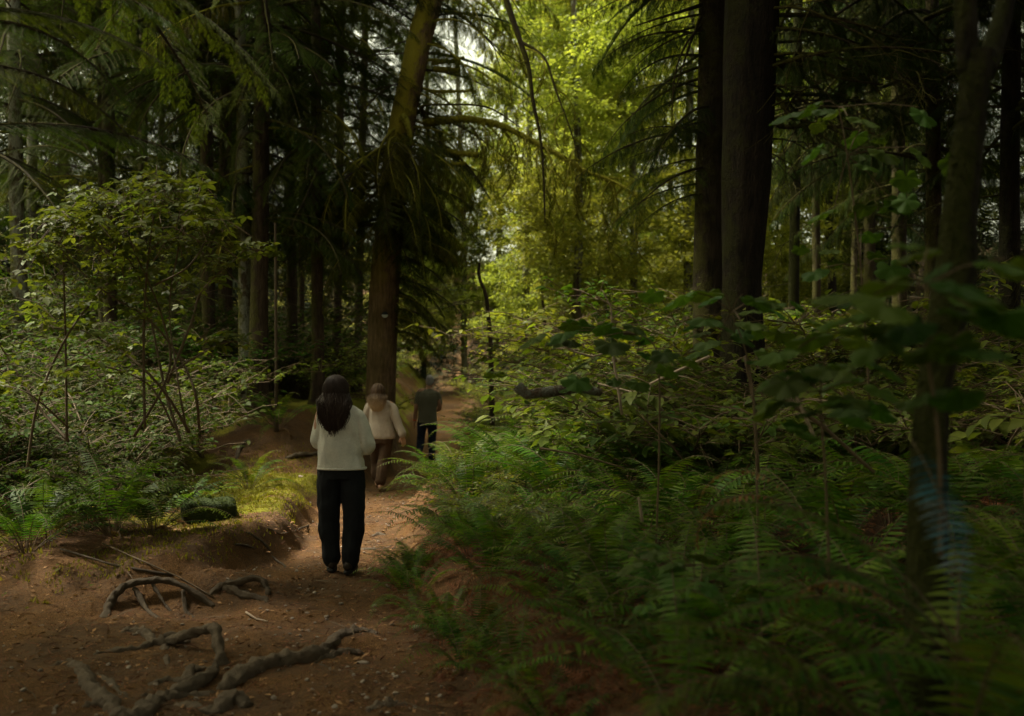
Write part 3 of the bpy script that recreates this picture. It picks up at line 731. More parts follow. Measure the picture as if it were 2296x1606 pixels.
# ---- trees on the right side behind the two trunks
RIGHT = [
 (1790, 1775, 17, .10, 'bark_moss', 'mossy trunk standing in bright leaves right of the big pair'),
 (1838, 1832, 20, .09, 'bark', 'thin straight trunk in the bright leaves'),
 (1915, 1910, 23, .08, 'bark', 'pale thin trunk deep in the bright shrubs'),
 (2010, 2020, 15, .12, 'bark', 'dark conifer filling the shade between the pair and the crooked stem'),
 (2090, 2085, 13, .11, 'bark', 'dark conifer just behind the crooked mossy stem'),
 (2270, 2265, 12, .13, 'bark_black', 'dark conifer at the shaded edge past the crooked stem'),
 (1960, 1950, 19, .12, 'bark', 'dark conifer with low sweeping boughs behind the thimbleberry'),
]
for i, (ut, ub, d, r0, bk, lab) in enumerate(RIGHT):
    base, ax = local_axis([(ub, 980), ((ut + ub) / 2 + rnd.uniform(-6, 6), 450), (ut, 0)], d, 15)
    t = tree('conifer', lab, base, ax, taper(ax, r0, r0 * 0.6), bk, 'conifers right of the path', seed=i * 5 + 2, n=14)
    lo = 3.3 if i < 3 else 3.6
    put_branches(t, ax, None, lo + (1.5 if i < 3 else 0), 0.385 * d + 1.2, 8 if i < 3 else 20, BR_D, 500 + i, 0.8, 1.2, pitch=0.2)
    put_branches(t, ax, None, 2.0, 0.385 * d, 8, BR_X, 540 + i, 0.6, 0.9, name='bare_branch')
    put_branches(t, ax, None, 0.385 * d + 1.0, 14, 14, BR_D, 580 + i, 1.3, 1.0)

# spruce boughs hanging in the gap: one tree out of frame above, its limbs hanging down
base = Vector((P(1120, 860, 13.5).x, 13.5, hz(0, 13.5)))
base2 = P(1250, 860, 16.0); base2.z = hz(base2.x, base2.y)
sp = thing('spruce', 'spruce limb hanging down with grey-green drooping twigs before the bright gap', 'tree', base2)
l1 = limb_part(sp, base2, [(1115, -80, 16), (1135, 0, 16), (1165, 90, 16), (1185, 150, 16), (1195, 230, 16), (1210, 300, 16), (1218, 390, 16), (1222, 500, 16)], 0.055, 0.012, 'limb', seed=1)
l2 = limb_part(sp, base2, [(1170, 95, 16), (1220, 130, 15.9), (1245, 200, 15.8), (1275, 280, 15.7), (1300, 360, 15.7)], 0.025, 0.008, 'limb', seed=2)
for p in l1[14::3] + l2[8::2]:
    obj('branch', rnd.choice(BR_H), sp, p, (rnd.uniform(-.3, .3), 0.3 + rnd.uniform(-0.2, 0.4), rnd.uniform(-PI, PI)), rnd.uniform(0.45, 0.75))

# ------------------------------------------------------------------ broad-leaved trees in the gap
def crown_mesh(seed, rx, rz, nclump, per, leaf, mat, lt=(L4V, L4F)):
    r = np.random.default_rng(seed); mb = MB()
    C = r.normal(size=(nclump, 3)); C /= np.linalg.norm(C, axis=1, keepdims=True); C *= r.random((nclump, 1)) ** 0.45
    C *= [rx, rx, rz]
    T = (C[:, None, :] + r.normal(size=(nclump, per, 3)) * [0.20, 0.20, 0.10] * (rx / 2.2)).reshape(-1, 3)
    d = r.normal(size=T.shape); d[:, 2] = d[:, 2] * 0.4 - 0.35
    R = basis(d, roll=r.normal(size=len(T)) * 0.5) * (leaf * (0.6 + 0.8 * r.random(len(T))))[:, None, None]
    mb.bake(lt[0], lt[1], R, T)
    return mb.mesh('crown', [M[mat]])
CR = [crown_mesh(700 + i, 2.4, 2.6, 100, 60, 0.14, 'alder') for i in range(3)]
FAR = [(1180, 30), (1300, 27), (1420, 30), (1540, 26), (1250, 36), (1380, 38), (1500, 36), (1120, 42), (1620, 32), (1760, 30), (1860, 27), (1960, 32), (1040, 40), (2080, 30), (960, 44), (1450, 46), (1320, 48), (1720, 44), (1900, 42), (520, 40), (400, 44), (300, 38), (640, 42), (130, 40)]
for i, (u, d) in enumerate(FAR):
    base, ax = local_axis([(u + rnd.uniform(-20, 20), 980), (u, 500), (u + rnd.uniform(-30, 30), 0)], d, 0.40 * d + 3)
    nm = ['pale grey alder trunk in the bright yellow-green gap', 'leafy alder glowing yellow-green beyond the path'][i % 2]
    t = tree('alder', nm if 1000 < u < 1700 else 'leafy alder standing far behind the dark conifers', base, ax, taper(ax, .13, .06), 'bark_lichen' if 1000 < u < 1600 else ('bark_black' if u > 1600 else 'bark'), 'alders beyond the path', seed=i, n=10)
    top = 0.40 * d + 3
    nn = int(7 * (d / 32))
    if u in (1120, 1040, 960): top = (0.31 if u == 1120 else 0.22) * d
    if u > 1080: nn += 2
    for k in range(nn):
        z = 2.5 + (top - 2.5) * (k + rnd.random()) / nn
        # leave a few holes for the sky
        p = axis_at(ax, z)
        obj('crown', rnd.choice(CR), t, (p.x + rnd.uniform(-1.6, 1.6), p.y + rnd.uniform(-1, 1), z), (0, 0, rnd.uniform(0, 6.3)), rnd.uniform(0.5, 0.85))
for i, (u, d, lean) in enumerate([(1090, 19, -10), (1292, 26, 8), (1215, 27, 14), (1355, 30, -6)]):
    base, ax = local_axis([(u + 14, 960), (u + 10, 760), (u, 660), (u - 8 + lean, 620), (u + lean * 1.5, 590)], d, 1)
    lab = ['crooked mossy young trunk beside the far path bend', 'dark stub of trunk amid the glowing leaves', 'thin leaning trunk close to the crooked mossy one', 'far thin trunk within the glowing leaves'][i]
    tree('young_alder', lab, base, ax, taper(ax, [.05, .12, .05, .08][i], .025), 'bark', seed=i + 70, n=10, wob=0.12)

# ------------------------------------------------------------------ shrubs
def shrub_mesh(seed, h=1.6, spread=0.9, nst=9, leaf=0.07, mat='shrub', per=26, lt=(LV, LF)):
    r = random.Random(seed); mb = MB(); T = []; D = []
    for i in range(nst):
        a = r.uniform(0, 2 * PI); k = 8; c = Vector((0, 0, -0.1)); pts = [c.copy()]; d = Vector((math.cos(a) * 0.35, math.sin(a) * 0.35, 1))
        L = h * r.uniform(0.6, 1.15)
        for j in range(k):
            d = (d + Vector((math.cos(a) * 0.16 * spread + r.uniform(-.12, .12), math.sin(a) * 0.16 * spread + r.uniform(-.12, .12), -0.05 * j * 0.4))).normalized()
            c = c + d * L / k; pts.append(c.copy())
            if j >= 2:
                for q in range(2 + j // 3):
                    b = r.uniform(0, 2 * PI); td = Vector((math.cos(b), math.sin(b), r.uniform(0.0, 0.5))).normalized(); tl = L * r.uniform(0.12, 0.3)
                    mb.tube([c, c + td * tl * .5 + Vector((0, 0, .02)), c + td * tl], 0.003, 3, 1, cap=False)
                    for w in range(per // 4):
                        f = r.uniform(0.2, 1.05); T.append(tuple(c + td * tl * f + Vector((r.uniform(-.03, .03), r.uniform(-.03, .03), r.uniform(-.02, .03)))))
                        b2 = b + r.choice((-1, 1)) * r.uniform(0.2, 1.2); D.append((math.cos(b2), math.sin(b2), r.uniform(-0.45, 0.15)))
        mb.tube(pts, [0.009 * (1 - 0.7 * j / k) for j in range(k + 1)], 4, 1, cap=False)
    D = np.array(D); q = np.random.default_rng(seed)
    R = basis(D, roll=q.normal(size=len(D)) * 0.3) * (leaf * (0.6 + 0.7 * q.random(len(D))))[:, None, None]
    mb.bake(lt[0], lt[1], R, np.array(T), 0)
    return mb.mesh('foliage', [M[mat], M['stem']])
SH = [shrub_mesh(800 + i, 1.6, 1, 9, 0.07, 'shrub') for i in range(3)]
SHB = [shrub_mesh(820 + i, 1.7, 1, 9, 0.08, 'shrub_bright') for i in range(3)]
M['shrub_painted_shade'] = leafmat('shade_painted_shrub_leaves', (0.024, 0.048, 0.006), (0.050, 0.080, 0.009), 0.36, 0.6, 0.08)  # darker copy of the shrub leaves, shade of the wood put into the colour
SHK = [shrub_mesh(860 + i, 1.6, 1, 9, 0.07, 'shrub_painted_shade') for i in range(2)]
SHT = [shrub_mesh(840 + i, 1.5, 1.1, 7, 0.10, 'salmon', 14, (TRV, TRF)) for i in range(3)]
def clear_view(x, y, s):
    m_ = 0.85 if s < 1.0 else 1.3
    u = 1148 + FPX * (x - m_ * s) / y; ur = 1148 + FPX * (x + 1.1 * s) / y
    if s > 1.5 and x > -1.7 and u < 1075: return False
    if x > -1.7 or (y > 20 and ur > 1000): return u > (1035 if y > 13 else 985 if y > 10.5 else 930)
    return ur < (990 if y > 22 else 880 if y > 15 else 2000)
SHL = [shrub_mesh(880 + i, 1.5, 1.1, 8, 0.125, 'salmon' if i else 'bigleaf', 12) for i in range(3)]
def place_shrub(pool, x, y, s, label, group, name='shrub', zs=1.0):
    if not clear_view(x, y, s): return None
    if y < 4 or abs(x) / y > 0.60: return None
    o = obj(name, rnd.choice(pool), None, (x, y, hz(x, y)), (rnd.uniform(-.1, .1), rnd.uniform(-.1, .1), rnd.uniform(0, 6.3)), (s, s, s * zs))
    return tag(o, label, 'shrub', group)
# glowing bushes either side of the far path
for i in range(40):
    y = rnd.uniform(20, 38); 
    x = rnd.uniform(-1.0, 8.0) * (y / 24) - 1.2
    if rnd.random() < 0.25: x = -3.2 - rnd.uniform(0, 2.5)
    dd = float(pathdist(np.array([x]), np.array([y]))[0][0])
    if dd < 0.9: continue
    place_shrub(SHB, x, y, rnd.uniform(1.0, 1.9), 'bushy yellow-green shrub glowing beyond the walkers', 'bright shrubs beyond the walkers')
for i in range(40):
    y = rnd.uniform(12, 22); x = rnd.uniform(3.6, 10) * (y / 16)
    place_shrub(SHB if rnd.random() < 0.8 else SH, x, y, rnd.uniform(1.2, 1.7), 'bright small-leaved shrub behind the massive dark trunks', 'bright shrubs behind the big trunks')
for i in range(48):
    y = rnd.uniform(10.5, 20); x = rnd.uniform(-0.3, 4.5) * (y / 15)
    dd = float(pathdist(np.array([x]), np.array([y]))[0][0])
    if dd < 0.7: continue
    place_shrub(SH[:1] + SHT + SHL + SHB[:1], x, y, rnd.uniform(1.05, 1.55) * min(1, 0.5 + dd * 0.35), 'tangled green shrub in the thicket right of the path', 'thicket right of the path')
for i in range(90):
    y = rnd.uniform(11, 27); x = -rnd.uniform(3.4, 13) * (y / 18)
    if x > -4.4 and y < 16: continue
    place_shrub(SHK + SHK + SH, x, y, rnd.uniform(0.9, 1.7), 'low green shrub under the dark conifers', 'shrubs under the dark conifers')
for i in range(26):
    y = rnd.uniform(7.5, 10.8); x = rnd.uniform(0.6, 5.2) * (y / 8)
    place_shrub(SHT + SHL, x, y, rnd.uniform(1.1, 1.6), 'leafy berry bush before the big dark trunks', 'berry bushes before the big trunks')
for i in range(30):
    y = rnd.uniform(19, 38); x = np.interp(y, YR, XR) + rnd.uniform(0.5, 2.6)
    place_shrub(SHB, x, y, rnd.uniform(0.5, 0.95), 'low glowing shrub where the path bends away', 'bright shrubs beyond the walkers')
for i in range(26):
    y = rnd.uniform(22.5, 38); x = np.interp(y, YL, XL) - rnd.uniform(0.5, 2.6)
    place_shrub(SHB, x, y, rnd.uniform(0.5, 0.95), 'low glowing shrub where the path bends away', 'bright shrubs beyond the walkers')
for i in range(34):
    y = rnd.uniform(7.0, 19); x = np.interp(y, YR, XR) + rnd.uniform(0.45, 1.6)
    place_shrub(SHB[:2] + SH, x, y, rnd.uniform(0.35, 0.6), 'small leafy sapling among the ferns at the path edge', 'low saplings on the right bank')
for i in range(16):
    y = rnd.uniform(8.3, 11.5); x = -rnd.uniform(3.6, 6.5) * (y / 9)
    place_shrub(SHK, x, y, rnd.uniform(0.7, 1.1), 'leafy berry bush at the foot of the dark wood', 'berry bushes at the foot of the wood')

for i in range(56):
    y = rnd.uniform(11.5, 19); x = rnd.uniform(0.0, 4.6) * (y / 13)
    place_shrub(SHB + SH[:2], x, y, rnd.uniform(1.6, 2.3), 'tall leafy sapling rising from the thicket', 'tall saplings of the thicket')
for i in range(46):
    y = rnd.uniform(19, 30); x = -rnd.uniform(4.2, 15) * (y / 22)
    place_shrub(SHK + SH[:1], x, y, rnd.uniform(1.5, 2.4), 'tall dim shrub between the dark trunks', 'tall shrubs between the dark trunks')
for i in range(20):
    y = rnd.uniform(10.5, 15.5); x = -y * rnd.uniform(0.38, 0.56)
    place_shrub(SHK, x, y, rnd.uniform(1.0, 1.4), 'dim berry bush closing the clearing behind the lit shrub', 'berry bushes at the foot of the wood')
# ---- the large lit berry shrub on the left, stems and leaves as parts
SD = 8.2
sb = P(400, 960, SD); sb = Vector((sb.x, SD, hz(sb.x, SD)))
ls = thing('salmonberry_shrub', 'tall berry shrub with arching bare stems and a lit crown of pale leaves', 'shrub', sb)
STEMS = [
 [(425, 970), (375, 888), (315, 820), (250, 774), (172, 738), (72, 738)],
 [(405, 990), (372, 880), (343, 740), (335, 690), (300, 600), (230, 520), (150, 470)],
 [(375, 860), (429, 724), (447, 663), (483, 620), (533, 577), (554, 560), (604, 563)],
 [(150, 990), (147, 752), (143, 556), (160, 440)],
 [(154, 990), (82, 906), (0, 774), (-60, 700)],
 [(60, 1060), (86, 902), (154, 748), (250, 627), (315, 598), (380, 609)],
 [(447, 960), (436, 874), (393, 788), (329, 713), (243, 660), (161, 588), (100, 500)],
 [(325, 960), (322, 760), (330, 600), (345, 480), (352, 370)],
 [(300, 980), (380, 830), (360, 700), (300, 560), (270, 470)],
 [(420, 970), (400, 860), (380, 700), (400, 560), (440, 450), (455, 400)],
 [(154, 960), (60, 880), (-30, 860)],
 [(390, 960), (330, 860), (200, 820), (90, 860)],
 [(380, 840), (440, 800), (500, 770), (545, 765)],
 [(345, 640), (420, 600), (470, 530), (500, 505)],
 [(310, 600), (360, 540), (430, 500), (490, 490)],
]
leafpos = []
for i, st in enumerate(STEMS):
    dd = [SD + rnd.uniform(-0.5, 0.5) * min(1, k / 2) for k in range(len(st))]
    out = limb_part(ls, sb, [(u, v, d) for (u, v), d in zip(st, dd)], 0.013 if i < 9 else 0.009, 0.003, 'stem', 'stem', seed=i, n=6)
    for p in out[len(out) // 2:]:
        leafpos.append(p)
tw = MB(); allT = []
def crown_top(u):  # v of the crown outline
    return float(np.interp(u, [0, 100, 180, 300, 350, 440, 500, 530], [560, 470, 430, 395, 380, 400, 500, 560]))
r = random.Random(5)
for k in range(230):
    u = r.uniform(60, 500); vt = crown_top(u); v = vt + abs(r.gauss(0, 1)) * 85 * (1 if u > 150 else 1.5) + 6
    d = SD + r.uniform(-0.9, 0.9)
    c = P(u, v, d) - sb; a = r.uniform(0, 2 * PI); tl = r.uniform(0.12, 0.32)
    td = Vector((math.cos(a), math.sin(a), r.uniform(-0.1, 0.3)))
    tw.tube([c - td * tl * 0.8 - Vector((0, 0, 0.12)), c - td * tl * .2, c + td * tl * .5], [0.004, 0.003, 0.002], 4, 0, cap=False)
    for q in range(4): allT.append((c + td * tl * r.uniform(-0.5, 0.6) + Vector((r.uniform(-.06, .06), r.uniform(-.06, .06), r.uniform(-.03, .04))), a + r.choice((-1, 1)) * r.uniform(0.2, 1.3)))
for p in leafpos:
    for q in range(3): allT.append((p + Vector((r.uniform(-.1, .1), r.uniform(-.1, .1), r.uniform(-.03, .08))), r.uniform(0, 6.28)))
for k in range(260):
    u = r.uniform(-40, 470); v = r.uniform(520, 900); allT.append((P(u, v, SD + r.uniform(0.2, 1.4)) - sb, r.uniform(0, 6.28)))
obj('twigs', tw.mesh('twigs', [M['stem']]), ls, kind='stuff')
r.shuffle(allT)
for i, (p, a) in enumerate(allT[:300]):
    obj('leaf', ME_TRI if r.random() < 0.75 else ME_OV, ls, p, (r.uniform(-.4, .4), r.uniform(0.0, 0.6), a), r.uniform(0.11, 0.18))
TT = np.array([tuple(p) for p, a in allT[300:]]); DD = np.array([(math.cos(a), math.sin(a), r.uniform(-0.6, 0.05)) for p, a in allT[300:]])
mb = MB(); mb.bake(TRV, TRF, basis(DD, roll=rng.normal(size=len(DD)) * 0.3) * (0.10 + 0.07 * rng.random(len(DD)))[:, None, None], TT)
obj('foliage', mb.mesh('foliage', [M['salmon']]), ls, kind='stuff')

# ---- large-leaved plants on the right
def big_plant(stems, label, seed, scale=1.0, cat='shrub', name='thimbleberry'):
    """stems: [(base uvd, top uvd, [(u, v, d, size_m, az_deg, pitch)])]"""
    r = random.Random(seed); b = P(*stems[0][0]); b = Vector((b.x, b.y, hz(b.x, b.y)))
    t = thing(name, label, cat, b)
    for s in stems:
        limb_part(t, b, s[0:1] + s[1], 0.007 * scale, 0.003 * scale, 'stem', 'stem', seed=seed, n=6)
        for (u, v, d, sz, az, pt) in s[2]:
            obj('leaf', ME_BIG, t, P(u, v, d) - b, (r.uniform(-.25, .25), pt + r.uniform(-0.1, 0.2), math.radians(az)), sz)
            e = min(s[1], key=lambda q: (q[0] - u) ** 2 + (q[1] - v) ** 2)
            mb = MB(); pa = P(*e) - b; pb = P(u, v, d) - b; mb.tube([pa, (pa + pb) / 2 + Vector((0, 0, 0.02)), pb], 0.003, 4, 0, cap=False)
            obj('leaf_stalk', mb.mesh('leaf_stalk', [M['stem']]), t)
            for q in range(2):
                p2 = P(u + r.uniform(-95, 95), v + r.uniform(-20, 110), d + r.uniform(-.35, .35)) - b
                obj('leaf', ME_BIG, t, p2, (r.uniform(-.35, .35), pt + r.uniform(-0.2, 0.4), r.uniform(0, 6.28)), sz * r.uniform(.6, .95))
    return t
big_plant([[(1470, 1250, 5.6), [(1478, 1000, 5.6), (1475, 800, 5.6), (1440, 752, 5.6)],
  [(1225, 745, 5.5, .17, 180, .3), (1290, 735, 5.4, .18, 200, .25), (1330, 728, 5.5, .20, 20, .2), (1350, 755, 5.3, .20, -60, .35), (1270, 760, 5.6, .15, 230, .2), (1400, 745, 5.7, .17, 60, .1), (1480, 780, 5.4, .16, -80, .4), (1430, 790, 5.8, .14, -20, .3), (1520, 800, 5.6, .15, 0, .3)]]],
  'tall thimbleberry holding broad pale leaves level above the thicket', 1)
big_plant([[(1700, 1250, 4.9), [(1695, 1000, 4.9), (1680, 820, 4.9), (1640, 700, 4.9)],
  [(1560, 655, 4.8, .17, 180, .2), (1620, 650, 4.8, .17, 150, .1), (1665, 660, 4.7, .17, 10, .2), (1700, 680, 4.9, .16, -20, .4), (1590, 720, 4.8, .14, 190, .3), (1660, 720, 4.6, .15, -60, .3), (1720, 735, 4.9, .17, 20, .2), (1610, 760, 5, .15, 200, .2), (1750, 760, 5, .14, 0, .3)]]],
  'tall thimbleberry in front of the massive dark trunk', 2)
big_plant([[(1860, 1300, 3.7), [(1850, 1050, 3.7), (1840, 880, 3.7), (1860, 760, 3.7)],
  [(1790, 780, 3.6, .17, 180, .2), (1850, 740, 3.6, .18, 120, .2), (1900, 750, 3.6, .19, 20, .2), (1930, 800, 3.7, .17, -10, .3), (1840, 820, 3.5, .17, -90, .3), (1760, 830, 3.7, .15, 200, .3), (1940, 860, 3.6, .13, -30, .4), (1790, 900, 3.7, .15, 190, .2), (1880, 880, 3.5, .14, -80, .2)]]],
  'shadowed thimbleberry with wide leaves left of the crooked stem', 3)
big_plant([[(2110, 1250, 2.7), [(2105, 1000, 2.7), (2080, 800, 2.7), (2060, 650, 2.7)],
  [(1960, 660, 2.6, .17, 180, .1), (2040, 620, 2.6, .16, 150, .1), (2130, 640, 2.6, .18, 20, .1), (2180, 690, 2.6, .18, -10, .2), (2030, 720, 2.6, .15, 200, .2), (2240, 720, 2.7, .16, 0, .2), (2080, 560, 2.8, .13, 90, .1), (1990, 760, 2.7, .13, 190, .3), (2250, 580, 2.8, .16, 20, .2), (2150, 780, 2.5, .15, -70, .2)]]],
  'nearest blurred thimbleberry crossing in front of the crooked stem', 4)
big_plant([[(1560, 1420, 4.3), [(1560, 1330, 4.3), (1555, 1270, 4.3)],
  [(1440, 1255, 4.3, .13, 190, .3), (1500, 1235, 4.3, .13, 160, .2), (1560, 1240, 4.2, .12, 40, .2), (1520, 1290, 4.2, .12, -100, .5), (1590, 1280, 4.3, .12, -20, .3)]]],
  'low lit berry plant among the right-hand ferns', 5, 0.6)
big_plant([[(1950, 900, 5.2), [(1930, 600, 5.2), (1900, 350, 5.2), (1880, 240, 5.2)],
  [(1840, 230, 5.2, .16, 180, .3), (1790, 250, 5.2, .17, 190, .3), (1900, 260, 5.1, .17, -30, .3), (1960, 330, 5.2, .18, -60, .7), (1930, 290, 5.2, .14, 100, .3), (1870, 470, 5.2, .15, 180, .2), (1990, 440, 5.2, .16, 10, .4), (1990, 580, 5.2, .17, -90, .8), (1850, 600, 5.2, .15, 200, .3), (1930, 520, 5.3, .14, 30, .2), (2060, 240, 5.2, .16, -80, .8), (2050, 330, 5.2, .16, -60, .7)]]],
  'very tall leafy stem hanging over the thicket beside the big pair', 6, name='tall_thimbleberry')

# ------------------------------------------------------------------ ferns
nfern = 0
FERNS = [ # x, y, size, n, label
 (P(250, 1100, 8.7), 1.2, 18, 'large sword fern at the foot of the tall berry shrub', 3),
 (P(345, 1080, 9.0), 0.95, 16, 'sword fern with long lit fronds left of the moss patch', 2),
 (P(60, 1120, 8.2), 1.1, 14, 'shadowed sword fern at the lower edge of the wood', 2),
 (P(425, 985, 10.4), 0.8, 12, 'bright fern above the tangle of dead stalks', 2),
 (P(620, 900, 15.5), 1.0, 12, 'fern fanning up under the dark conifers behind the walkers', 1),
 (P(560, 930, 12.5), 0.8, 10, 'fern beside the brown slope', 1),
 (P(330, 980, 9.8), 0.9, 12, 'fern behind the berry shrub stems', 1),
 (P(140, 980, 9.4), 0.9, 12, 'fern in the dark behind the shrub', 1),
]
for i, (p, s, n, lab, dn) in enumerate(FERNS):
    fern(p.x, p.y, s, n, lab, 900 + i, None, dead=dn)
r = random.Random(77)
placed = []
def edge_row():
    y = 4.3
    while y < 8.8:
        x = np.interp(y, YR, XR) + r.uniform(0.05, 0.22)
        t = fern(x, y, r.uniform(0.42, 0.6), 11, 'sword fern on the bank right of the path', 1500 + int(y * 100), 'sword ferns on the right bank', dead=4); placed.append((x, y))
        y += r.uniform(0.24, 0.40)
def try_fern(x, y, s, n, lab, grp, dn=1, mind=0.5):
    if 8.8 < y <= 12.5 and 1148 + FPX * (x - 0.62 * s) / y < 885: return
    if y > 12.5 and 1148 + FPX * (x - 0.6 * s) / y < 1010: return
    for (a, b) in placed:
        if (a - x) ** 2 + (b - y) ** 2 < mind * mind: return
    placed.append((x, y)); fern(x, y, s, n, lab, 1000 + len(placed), grp, dead=dn)
edge_row()
for i in range(170):
    y = r.uniform(4.4, 8.8); x = np.interp(y, YR, XR) + r.uniform(0.2, 1.3)
    try_fern(x, y, r.uniform(0.6, 0.9), 11, 'sword fern on the bank right of the path', 'sword ferns on the right bank', 3, 0.30)
for i in range(300):   # along the path's right edge and up the bank
    y = r.uniform(5.0, 15); x = np.interp(y, YR, XR) + (0.28 if y > 7.6 else 0.14) + abs(r.gauss(0, 1.4))
    s = r.uniform(0.7, 0.95) if x < np.interp(y, YR, XR) + 0.7 else r.uniform(1.0, 1.35)
    try_fern(x, y, s, 13, 'sword fern on the bank right of the path', 'sword ferns on the right bank', 2, 0.50)
for i in range(300):   # nearer, darker
    y = r.uniform(3.5, 6.6); x = np.interp(y, YR, XR) + r.uniform(0.45, 0.5 * y + 0.6)
    if x > 0.58 * y: continue
    try_fern(x, y, r.uniform(0.85, 1.15), 12, 'shadowed sword fern low at the near right', 'near shadowed ferns', 2, 0.46)
for i in range(26):
    y = r.uniform(14, 24); x = np.interp(y, YR, XR) + 0.6 + r.uniform(0, 2)
    try_fern(x, y, r.uniform(0.6, 0.9), 9, 'fern on the far right bank by the man in the green shirt', 'ferns by the far path', 0, 0.7)
for i in range(24):
    y = r.uniform(8.5, 13); x = -r.uniform(3.6, 6.5) * y / 9
    try_fern(x, y, r.uniform(0.7, 1.0), 10, 'fern in the shade under the berry shrub', 'ferns in the left undergrowth', 1, 0.8)
fern(1.22, 2.75, 1.2, 11, 'tall blurred fern before the foot of the crooked mossy stem', 2001, 'near shadowed ferns', dead=1)
fern(1.62, 2.85, 1.15, 11, 'tall dark fern at the very edge past the crooked stem', 2002, 'near shadowed ferns', dead=1)
fern(0.92, 2.75, 0.85, 11, 'blurred fern low before the withered brown frond', 2003, 'near shadowed ferns', dead=2)
# nearest ones, single fronds arching into view
def frond_at(label, root, az, pitch, s, k, seed, dead=False, roll=0.0):
    t = thing('sword_fern', label, 'fern', root); r = random.Random(seed)
    for i in range(k):
        obj('dead_frond' if dead else 'frond', (FD if dead else FR)[i % 3], t, (0, 0, 0), (roll + r.uniform(-.15, .15), pitch + r.uniform(-.25, .2), az + r.uniform(-.5, .5) * (i > 0)), s * r.uniform(0.85, 1.05))
    return t
frond_at('blurred fern whose long frond reaches left across the near thicket', P(2180, 1500, 2.9), PI - 0.1, 0.35, 1.1, 4, 1)
frond_at('blurred fern spreading flat fronds at the lower right', P(2000, 1700, 2.6), PI - 0.25, 0.35, 0.9, 5, 2)
frond_at('fern with a brown dying frond in the near dark', P(2050, 1400, 3.4), PI - 0.2, 0.1, 0.8, 2, 3, True)
frond_at('fern with orange-brown withered frond beside the thimbleberry', P(1800, 1150, 4.2), PI - 0.4, 0.1, 0.8, 2, 4, True)
M['fern_painted_sheen'] = leafmat('painted_sky_sheen_frond', (0.007, 0.030, 0.038), (0.040, 0.12, 0.17), 0.10, 0.22, 0.8)  # blue sky reflection painted into the frond's leaf colour
t = thing('sword_fern', 'fern whose single hanging frond has a painted blue sky sheen at the dark edge', 'fern', P(2035, 975, 2.85))
me = frond(55, 1.0, 0.35, 1.0, 24, width=0.15); me.materials[0] = M['fern_painted_sheen']; me.name = 'blue_frond'
obj('frond', me, t, (0, 0, 0), (PI / 2 + 0.2, 1.35, 0.15), 0.56, label='hanging frond with painted-in blue sheen')

# ------------------------------------------------------------------ roots, stones, sticks
def root_thing(label, lines, mat='root', name='tree_root', seed=0):
    p0 = G(*lines[0][0][0][:2]); t = None
    mb = MB()
    for k, (pts, r0, r1, lift) in enumerate(lines):
        w = []
        for q in pts:
            g = G(q[0], q[1]); up = (q[2] * 0.8 if len(q) > 2 else 0.0) - 0.022
            w.append(g + Vector((0, 0, up + lift)) - p0)
        q = [w[0]] + w + [w[-1]]; out = []
        for i in range(1, len(q) - 2):
            for s in range(11):
                t_ = s / 11; a, b, c, d = q[i - 1], q[i], q[i + 1], q[i + 2]
                out.append(0.5 * ((2 * b) + (c - a) * t_ + (2 * a - 5 * b + 4 * c - d) * t_ ** 2 + (3 * b - a - 3 * c + d) * t_ ** 3))
        out.append(w[-1]); n = len(out) - 1
        out = [p + Vector((0, 0, 0.012 * mnoise.noise(p * 6))) for p in out]
        rad = [(r0 + (r1 - r0) * (i / n)) * (1 + 0.22 * mnoise.noise(Vector((i * 0.35, k, seed)))) for i in range(n + 1)]
        rad[0] *= 0.35; rad[-1] *= 0.3
        mb.tube(out, rad, 16, 0, wob=0.25, seed=k + seed)
        rv = np.repeat(np.array(rad), 16)[:len(mb.v[-1])]; ax_ = np.repeat(np.array([tuple(p) for p in out]), 16, axis=0)
        dv = np.array([0.22 * mnoise.noise(Vector(v) * 9) + 0.16 * mnoise.noise(Vector(v) * 37) + 0.30 * mnoise.noise(Vector((v[0] * 14 + 5, v[1] * 40, v[2] * 40))) for v in mb.v[-1]])
        mb.v[-1] = ax_ + (mb.v[-1] - ax_) * (0.95 + dv)[:, None] + np.array([0, 0, 0.0])
    o = obj(name, mb.mesh(name, [M[mat]], smooth=True), None, tuple(p0))
    return tag(o, label, 'root', 'roots across the path')
root_thing('thick gnarled root snaking from the lower edge to the hole in the path', [
 ([(500, 1548), (554, 1513, .02), (625, 1488, .03), (697, 1480, .03), (736, 1457, .02), (753, 1434, .01), (789, 1419, .01), (832, 1415), (852, 1434, -.03)], .062, .03, .01),
 ([(690, 1484), (743, 1470), (771, 1458), (807, 1463), (822, 1470, -.02)], .045, .022, .005),
 ([(705, 1486), (743, 1501), (761, 1522), (758, 1545, -.01)], .030, .010, .0)], seed=1)
root_thing('split root with a sharp upright shard at the lower edge', [
 ([(280, 1625), (320, 1604), (357, 1570, .01), (422, 1547, .03), (475, 1522, .06), (482, 1510, .09)], .075, .02, .0),
 ([(357, 1572), (430, 1560), (485, 1553), (500, 1558, -.03)], .05, .03, .0)], seed=2)
root_thing('forked root rising to a knob left of the sharp shard', [
 ([(320, 1564, -.02), (350, 1534), (411, 1528, .01), (429, 1505, .03), (447, 1504, .02), (483, 1494), (563, 1490, -.02)], .042, .022, .0)], seed=3)
root_thing('low humped root at the bottom edge of the photo', [
 ([(393, 1579, -.02), (429, 1586), (483, 1598, .02), (518, 1574, .04), (560, 1583, -.02)], .04, .05, .0)], seed=4)
